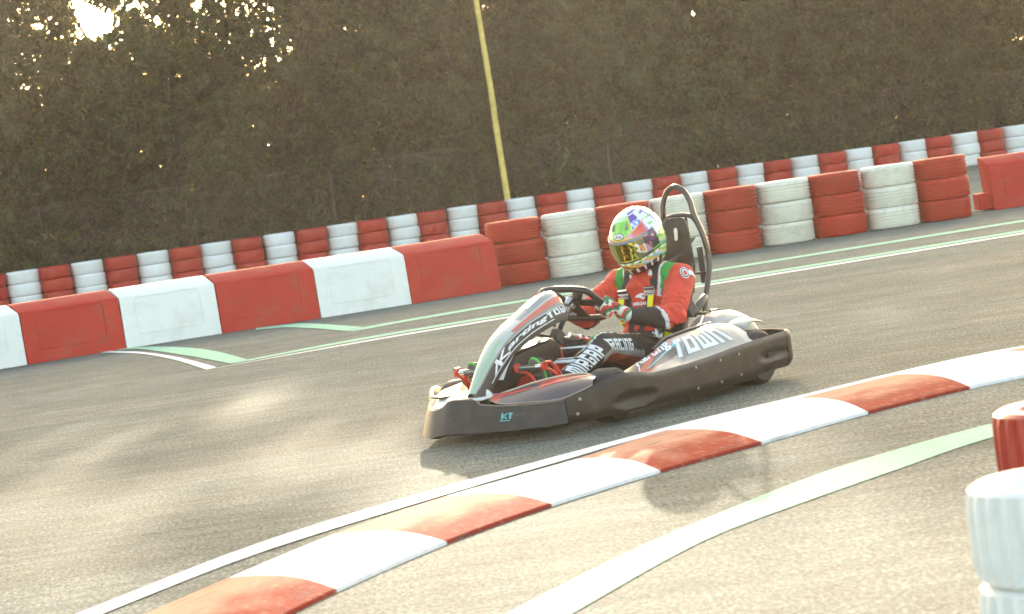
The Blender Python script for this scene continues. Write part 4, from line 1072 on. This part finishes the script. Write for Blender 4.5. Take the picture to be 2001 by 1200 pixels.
decal('emblem_dot', poly2d([(.5 + .5 * cos(k * .52), .5 + .5 * sin(k * .52)) for k in range(12)], 4), lambda u, v: chest(u, v, (.3, .105, .517), .014, .012), redg, person, pb, DF, .004)
# round badge with ribbon on the near sleeve
bc_ = Vector((.035, .27, .594))
def sleeve(w, h, ox=0, oz=0): return lambda u, v: bc_ + Vector((-.629, .777, 0)) * ((u - .5) * w + ox) + Vector((0, 0, (v - .5) * h + oz))
circ = [(.5 + .5 * cos(k * pi / 10), .5 + .5 * sin(k * pi / 10)) for k in range(20)]
DS = (-.70, -.70, -.12)
decal('sleeve_badge', poly2d(circ, 6), sleeve(.048, .062), sv, person, pb, DS, .002)
decal('badge_ring', poly2d(circ, 6), sleeve(.040, .052), mat('badge_dark', (.05, .08, .06), .6), person, pb, DS, .003)
decal('badge_ring', poly2d(circ, 6), sleeve(.030, .040), sv, person, pb, DS, .004)
decal('badge_center', poly2d(circ, 6), sleeve(.020, .026, 0, -.002), redg, person, pb, DS, .005)
decal('badge_ribbon', poly2d([(0, .75), (.3, 1), (.6, .8), (.85, .45), (1, 0), (.75, .25), (.45, .5), (.2, .5)], 8), sleeve(.055, .060, .040, -.014), sv, person, pb, DS, .003)
# --- helmet
HC, HP = Vector((.030, 0, .800)), radians(24)
HR = Matrix.Rotation(HP, 3, 'Y') @ Matrix.Rotation(radians(3), 3, 'Z')
def hel(phi, th, off=0.):
    cth, sth = cos(th), sin(th)
    rad = cth if th > 0 else cos(th * .72) ** 1.0
    x = .158 * rad * cos(phi); y = .129 * rad * sin(phi); z = .150 * sth if th > 0 else .165 * sth
    if x < 0: x *= 1.04
    cf = max(0, cos(phi))
    if th < 0: x += .020 * cf ** 2 * min(1, -sth * 2.2); y *= 1 - .10 * cf * min(1, -sth * 1.6)
    if th > radians(45): pass
    p = Vector((x, y, z)); n = Vector((x / .158 ** 2, y / .129 ** 2, z / .15 ** 2)).normalized()
    return HR @ (p * 1.03 + n * off) + HC
def hpt(pd, td, off=0.): return hel(radians(pd), radians(td), off)
NP_, NT = 180, 100; rows = []
for i in range(NT + 1):
    th = radians(lerp(-56, 89.5, i / NT)); rows.append([hel(2 * pi * j / NP_, th) for j in range(NP_)])
rows = [[HC + HR @ Vector((.0, 0, -.135)) + (p - (HC + HR @ Vector((0, 0, -.135)))) * .62 for p in rows[0]], [HC + HR @ Vector((.0, 0, -.142)) + (p - (HC + HR @ Vector((0, 0, -.142)))) * .86 for p in rows[0]]] + rows
mb = MB(); mb.loft(rows, True, True)
helm_m = mat('helmet_paint', attr='Col', rough=.12, coat=1.0)
helmet = mb.build('helmet', helm_m, person, ang=60)
HRi = HR.inverted()
def hcol(p, n):
    q = HRi @ (p - HC) / 1.03; z = q.z / (.15 if q.z > 0 else .165); th = math.degrees(math.asin(max(-1, min(1, z)))); ph = math.degrees(atan2(q.y / .129, q.x / .158)); a = abs(ph)
    W_, G_, Y_, O_, B_, P_, R_, K_, T_ = (.80, .80, .80), (.20, .62, .06), (.75, .78, .08), (.85, .24, .03), (.06, .14, .62), (.16, .09, .42), (.72, .08, .03), (.03, .025, .03), (.08, .42, .52)
    if -15 < th < 21 and a < 66: return K_
    if th <= -15 and a < 85:
        if th > -18: return Y_ if a < 50 else G_
        if th > -20: return K_
        if th > -24: return W_ if (ph * .3) % 5 < 3 else G_
        d = (ph * .55 + th * 1.6) % 23
        if th > -37:
            if d < 5: return O_
            if d < 8: return Y_
            if d < 12: return T_ if a > 35 else R_
            if d < 14: return W_
            if d < 18: return G_ if a < 35 else (.3, .5, .7)
            return K_ if a < 30 else W_
        if th > -50: return (.10, .02, .02) if (ph * .5) % 9 < 6.5 else W_
        return (.05, .02, .02)
    if th < 21:
        if a < 84 and th > -15: return (.13, .07, .16) if th > -2 else K_
        s = (th + a * .35) % 26
        if th < 4:
            if s < 6: return G_
            if s < 9: return W_
            if s < 15: return (.12, .42, .08)
            if s < 18: return T_
            return (.5, .7, .3) if a < 140 else W_
        if 118 < a + th * .6 < 124: return P_
        if a > 150: return B_ if th > 10 else W_
        return W_
    # above the visor
    band = th - (21 + max(0, ph + 12) * .27 if ph > -12 else 21 + max(0, -ph - 12) * .27)     # orange line climbing from the brow to the back
    if th < 25 and a < 28: return O_ if th < 23.5 else Y_
    if a < 80:
        if -2.2 < band < 0: return O_
        if band <= -2.2: return R_ if a > 34 and a < 66 else ((.55, .2, .5) if a < 72 else W_)
    if th > 78: return (.72, .72, .80)
    if 72 < th <= 78: return W_ if a < 40 else P_
    if -62 < ph < 34 and th < 72:
        st = (ph * 1.0 + noise.noise(Vector((ph * .15, th * .03, 0))) * 9) % 13
        if th > 60: return (.45, .72, .30) if st > 5 else (.7, .78, .6)
        return G_ if st > 3.2 else (.45, .72, .12)
    if 34 <= a < 38 and th < 72: return Y_
    if 38 <= a < 70 and th < 68:
        if th > 52: return P_ if a > 38 else G_
        u, w = (a * .8 + th * .6) % 11, (a * .7 - th) % 12
        return B_ if (u < 2.6 or w < 2.4) and th > 29 else (.66, .74, .82)
    if 64 <= a < 70: return (.15, .45, .12) if th < 56 else W_
    if 104 < a < 108 or (56 < th < 59 and a > 90): return P_
    return W_ if (a < 100 and th > 44) or th < 26 else ((.25, .28, .72) if a > 130 else (.30, .60, .20) if (th + a * .3) % 17 < 6 else W_)
paint(helmet, hcol)
vm = mat('visor_mirror', attr='Col', rough=.06, metal=1.0)
rows = []
for i in range(29):
    td = lerp(-14.5, 17.5, i / 28); rows.append([hpt(lerp(-64, 64, j / 80), td - 3.5 * (abs(lerp(-64, 64, j / 80)) / 64) ** 2 * (1 if td < 0 else -.0), .0045) for j in range(81)])
mb = MB(); mb.loft(rows, False, False); visor = mb.build('visor', vm, helmet, ang=60)
def vcol(p, n):  # colour bands painted in as surroundings reflected in the gold visor
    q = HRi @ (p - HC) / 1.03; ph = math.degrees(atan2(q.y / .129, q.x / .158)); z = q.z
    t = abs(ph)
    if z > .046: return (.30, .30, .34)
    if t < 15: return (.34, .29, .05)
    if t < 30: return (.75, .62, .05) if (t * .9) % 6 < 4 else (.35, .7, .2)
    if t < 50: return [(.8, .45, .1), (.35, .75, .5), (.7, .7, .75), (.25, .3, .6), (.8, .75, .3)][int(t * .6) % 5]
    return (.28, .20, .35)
paint(visor, vcol)
rows = []
for i in range(9):
    td = lerp(15.5, 21.5, i / 8); rows.append([hpt(lerp(-66, 66, j / 60), td, .0065 - .003 * abs(2 * i / 8 - 1) ** 3) for j in range(61)])
mb = MB(); mb.loft(rows, False, False); mb.build('visor_frame', mat('visor_frame', (.24, .25, .30), .25, coat=.5), helmet, ang=60)
for s in (1, -1):
    c = hpt(s * 72, 9, .003); nn = (c - HC).normalized()
    mb = MB(); mb.tube([c - nn * .004, c + nn * .004, c + nn * .005], [.030, .027, .020], 22); pv = mb.build('visor_pivot', mat('pivot_purple', (.16, .07, .15), .25, coat=.5), helmet)
    mb = MB(); mb.tube([c + nn * .004, c + nn * .008], [.008, .006], 12); mb.build('pivot_screw', chrome, pv)
for a, b in ((26, 47), (-26, 47)):
    c = hpt(a, b, .001); nn = (c - HC).normalized(); up = HR @ Vector((-.45, 0, .9)); up = (up - nn * up.dot(nn)).normalized()
    mb = MB(); mb.tube([c - up * .020, c - up * .010 + nn * .004, c + up * .008 + nn * .005, c + up * .022], [.003, .008, .007, .002], 10); mb.build('vent', mat('vent_grey', (.30, .27, .25), .35), helmet)
def hmap(p0, p1, t0, t1, off): return lambda u, v: hpt(lerp(p0, p1, u), lerp(t0, t1, v), off)
decal('maker_badge', poly2d(circ, 8), hmap(-20, 14, 24.5, 38, .0012), mat('badge_black', (.02, .02, .03), .3), helmet)
decal('maker_badge', poly2d(circ, 8), hmap(-18, 12, 25.7, 36.8, .002), whiteg, helmet)
decal('maker_lettering', font_text('Arai', .3, .01), hmap(-13, 8, 28, 34.5, .0028), mat('badge_black', (.02, .02, .03), .3), helmet)
# --- gloves closed on the rim of the wheel
glove_m = mat('glove', attr='Col', rough=.7, bump=.4, bscale=120)
def glove(s, G, T, O_, Nn, Wr):
    """G grip point on the rim, T rim tangent, O_ outward, Nn towards the driver"""
    mb = MB(); kn = []
    for i in range(4):
        o = (i - 1.45) * .0215; ln = (1, 1.08, 1.02, .86)[3 - i]
        k = G + T * o + Nn * .030 + O_ * .024; kn.append(k)
        a = G + T * (o * 1.03) + O_ * .037 * ln + Nn * .004; b = G + T * (o * 1.05) + O_ * .020 - Nn * .030 * ln; c = G + T * (o * 1.05) - O_ * .008 - Nn * .031; d = G + T * o * 1.05 - O_ * .025 - Nn * (.018)
        blob(mb, k, .0118, a, .0108, 10); blob(mb, a, .0108, b, .0102, 10); blob(mb, b, .0102, c, .0096, 10); blob(mb, c, .0096, d, .0088, 10)
    Wp = G - T * .062 + O_ * .036 + Nn * .026
    for k in kn: blob(mb, Wp + (k - G) * .25, .021, k, .0135, 12)
    t0 = G - T * .020 + Nn * .040 + O_ * .004; t1 = G + T * .006 + Nn * .036 - O_ * .018; t2 = G + T * .028 + Nn * .022 - O_ * .028
    blob(mb, Wp, .020, t0, .017, 12); blob(mb, t0, .0155, t1, .0125, 10); blob(mb, t1, .0125, t2, .0105, 10)
    cf = (Wr - Wp).normalized(); blob(mb, Wp, .027, Wp + cf * .030, .032, 14); blob(mb, Wp + cf * .025, .034, Wp + cf * .062, .040, 16)
    me = remesh(mb, 'glove', .0032, 3, glove_m)
    def gc(p, n):
        if (p - (Wp + cf * .055)).dot(cf) > .006: return (.72, .72, .68)
        q = Vector((p.x * 1.0, p.y, p.z)); u = (q.dot(T) * 95 + sin(q.dot(O_) * 160) * 1.2 + q.dot(Nn) * 40) % 6
        if (p - Wp).dot(cf) > -.012: return (.72, .72, .68) if u < 2.5 else ((.05, .22, .10) if u < 4.2 else (.62, .05, .05))
        side = (p - G).dot(Nn)
        if side > .030 and (p - G).dot(T) > -.01: return (.05, .20, .10) if u < 4.6 else (.6, .6, .5)
        return (.62, .06, .05) if u < 2.2 else ((.70, .70, .64) if u < 3.4 else ((.05, .20, .10) if u < 5 else (.06, .04, .04)))
    paint(me, gc); o = bpy.data.objects.new('glove', me); COL.objects.link(o); o.parent = person; return Wp + cf * .05
Gn, Gf = wp(.160, -.035), wp(-.160, .02)
glove(1, Gn, wu, wl, wn, WRN); glove(-1, Gf, wu, -wl, wn, WRF)
# --- shoes on the pedals
shoe_m = mat('shoe_black', (.045, .040, .038), .6, bump=.3, bscale=80); sole_m = mat('sole_grey', (.16, .135, .125), .75, bump=.6, bscale=60); sgreen = mat('shoe_green', rgb('#4fc04a'), .5)
for s in (1, -1):
    y = s * .19; mb = MB(); ax = Vector((.065, 0, .20)).normalized(); heel = Vector((1.175, y, .125)); nrm = Vector((ax.z, 0, -ax.x))
    def sp_(u, v, d): return heel + ax * u + Vector((0, v, 0)) + nrm * d
    blob(mb, sp_(.02, 0, -.035), .036, sp_(.10, 0, -.032), .038, sx=1.05); blob(mb, sp_(.10, 0, -.032), .038, sp_(.195, 0, -.022), .027, sx=1.15); blob(mb, Vector((1.115, y, .165)), .046, sp_(.035, 0, -.045), .042)
    me = remesh(mb, 'shoe', .005, 4, shoe_m); sh = bpy.data.objects.new('shoe', me); COL.objects.link(sh); sh.parent = person
    ou_ = []
    for k in range(40):
        a = 2 * pi * k / 40; u = .105 - .125 * cos(a); v = .041 * sin(a) * (1.0 - .18 * cos(a)); v *= 1 if abs(u - .09) > .05 else .88
        ou_.append(sp_(u, v, -.004))
    mb = MB(); mb.poly_prism(ou_, nrm * .014); so = mb.build('sole', sole_m, sh, bevel=.003)
    mb = MB(); mb.tube([p + nrm * .005 for p in ou_], .0062, 8, closed=True); mb.build('sole_welt', sgreen, sh)
    mb = MB()
    for k in range(7): mb.box(sp_(.01 + .031 * k, 0, .0115), (.004, .052, .012), Matrix.Rotation(-.32, 3, 'Y'))
    mb.build('sole_tread', shoe_m, so)
# --- harness
belt_m = mat('belt_black', (.030, .024, .022), .7, bump=.3, bscale=200); tape = mat('belt_yellow', rgb('#f0e51a'), .6)
def ribbon(name, pts, w, m, side, par, drop=None, off=.006, th=.0025):
    P = spline(pts, 26); rows = []; side = Vector(side)
    for i, p in enumerate(P):
        if drop is not None:
            h = pb.ray_cast(p - Vector(drop).normalized() * .4, Vector(drop).normalized())
            if h[0] is not None and (h[0] - p).length < .12: p = h[0] - Vector(drop).normalized() * off
        P[i] = p
    for _ in range(2): P = [P[0]] + [(P[i - 1] + P[i] * 2 + P[i + 1]) / 4 for i in range(1, len(P) - 1)] + [P[-1]]
    for i, p in enumerate(P):
        t = (P[min(i + 1, len(P) - 1)] - P[max(i - 1, 0)]).normalized(); s = (side - t * side.dot(t)).normalized(); n = t.cross(s)
        rows.append([p - s * w / 2 - n * th / 2, p + s * w / 2 - n * th / 2, p + s * w / 2 + n * th / 2, p - s * w / 2 + n * th / 2])
    mb = MB(); mb.loft(rows, True, True); return mb.build(name, m, par, ang=40), P
har = empty('harness'); har.parent = kart
for s in (1, -1):
    y = s * .085
    ribbon('shoulder_strap', [(-.372, s * .06, .745), (-.24, s * .075, .685), (-.13, y, .655), (-.06, y, .65)], .044, belt_m, (0, 1, 0), har)
    _, P1 = ribbon('shoulder_strap', [(-.075, y, .66), (-.03, y, .675), (.03, y, .65), (.08, y, .61), (.115, y, .565)], .044, belt_m, (0, 1, 0), har, drop=(-.55, 0, -.85), off=.004)
    e = P1[-1]; _, P2 = ribbon('shoulder_strap', [e + Vector((0, -s * .012, 0)), (.135, s * .055, .46), (.15, s * .035, .38), (.16, s * .02, .30)], .040, belt_m, (0, 1, 0), har, drop=(-1, 0, -.2), off=.003)
    _, P3 = ribbon('yellow_strap', [e + Vector((.022, s * .010, -.015)), e + Vector((.040, s * .010, -.06)), e + Vector((.050, s * .006, -.11)), e + Vector((.05, 0, -.145))], .034, tape, (0, 1, 0), har)
    R_ = Matrix.Rotation(radians(25), 3, 'Y')
    bk = MB(); bk.box(e + Vector((.014, 0, .008)), (.014, .060, .036), R_); bk.box(e + Vector((.020, 0, -.018)), (.012, .066, .010), R_); bk.box(e + Vector((.024, 0, .018)), (.012, .052, .012), R_)
    bk.tube([e + Vector((.016, -.033, 0)), e + Vector((.016, .033, 0))], .006, 8); bk.build('buckle', chrome, har, bevel=.002)
ribbon('lap_strap', [(.0, .225, .20), (.06, .205, .255), (.13, .175, .29), (.19, .12, .31), (.22, .05, .305), (.225, 0, .30)], .045, belt_m, (.3, 0, 1), har, drop=(-.1, -.7, -.7), off=.004)
ribbon('yellow_strap', [(.23, .335, .272), (.255, .30, .298), (.28, .265, .318)], .036, tape, (.6, 0, .6), har)
bk = MB(); bk.box((.285, .25, .325), (.012, .022, .060), Matrix.Rotation(-.5, 3, 'Y')); bk.box((.300, .235, .33), (.012, .020, .055), Matrix.Rotation(-.5, 3, 'Y')); bk.tube([(.27, .255, .29), (.31, .24, .355)], .005, 8); bk.tube([(.29, .245, .285), (.33, .23, .335)], .005, 8); bk.build('buckle', chrome, har, bevel=.002)

# ------------------------------------------------------------------ haze
hz = MB(); hz.box((0, 0, 0), (1, 1, 1))
hm = bpy.data.materials.new('added_haze'); hm.use_nodes = True; N = hm.node_tree.nodes; N.remove(N['Principled BSDF'])
pv = N.new('ShaderNodeVolumePrincipled'); pv.inputs['Color'].default_value = (1.0, .91, .78, 1); pv.inputs['Density'].default_value = .00055; pv.inputs['Anisotropy'].default_value = .55  # thin warm volume added to imitate the veil of lens flare
hm.node_tree.links.new(pv.outputs[0], N['Material Output'].inputs['Volume'])
ho = hz.build('added_haze', hm, smooth=False); ho.scale = (110, 130, 19); ho.location = (0, 50, 8.5)
tag(ho, kind='stuff')
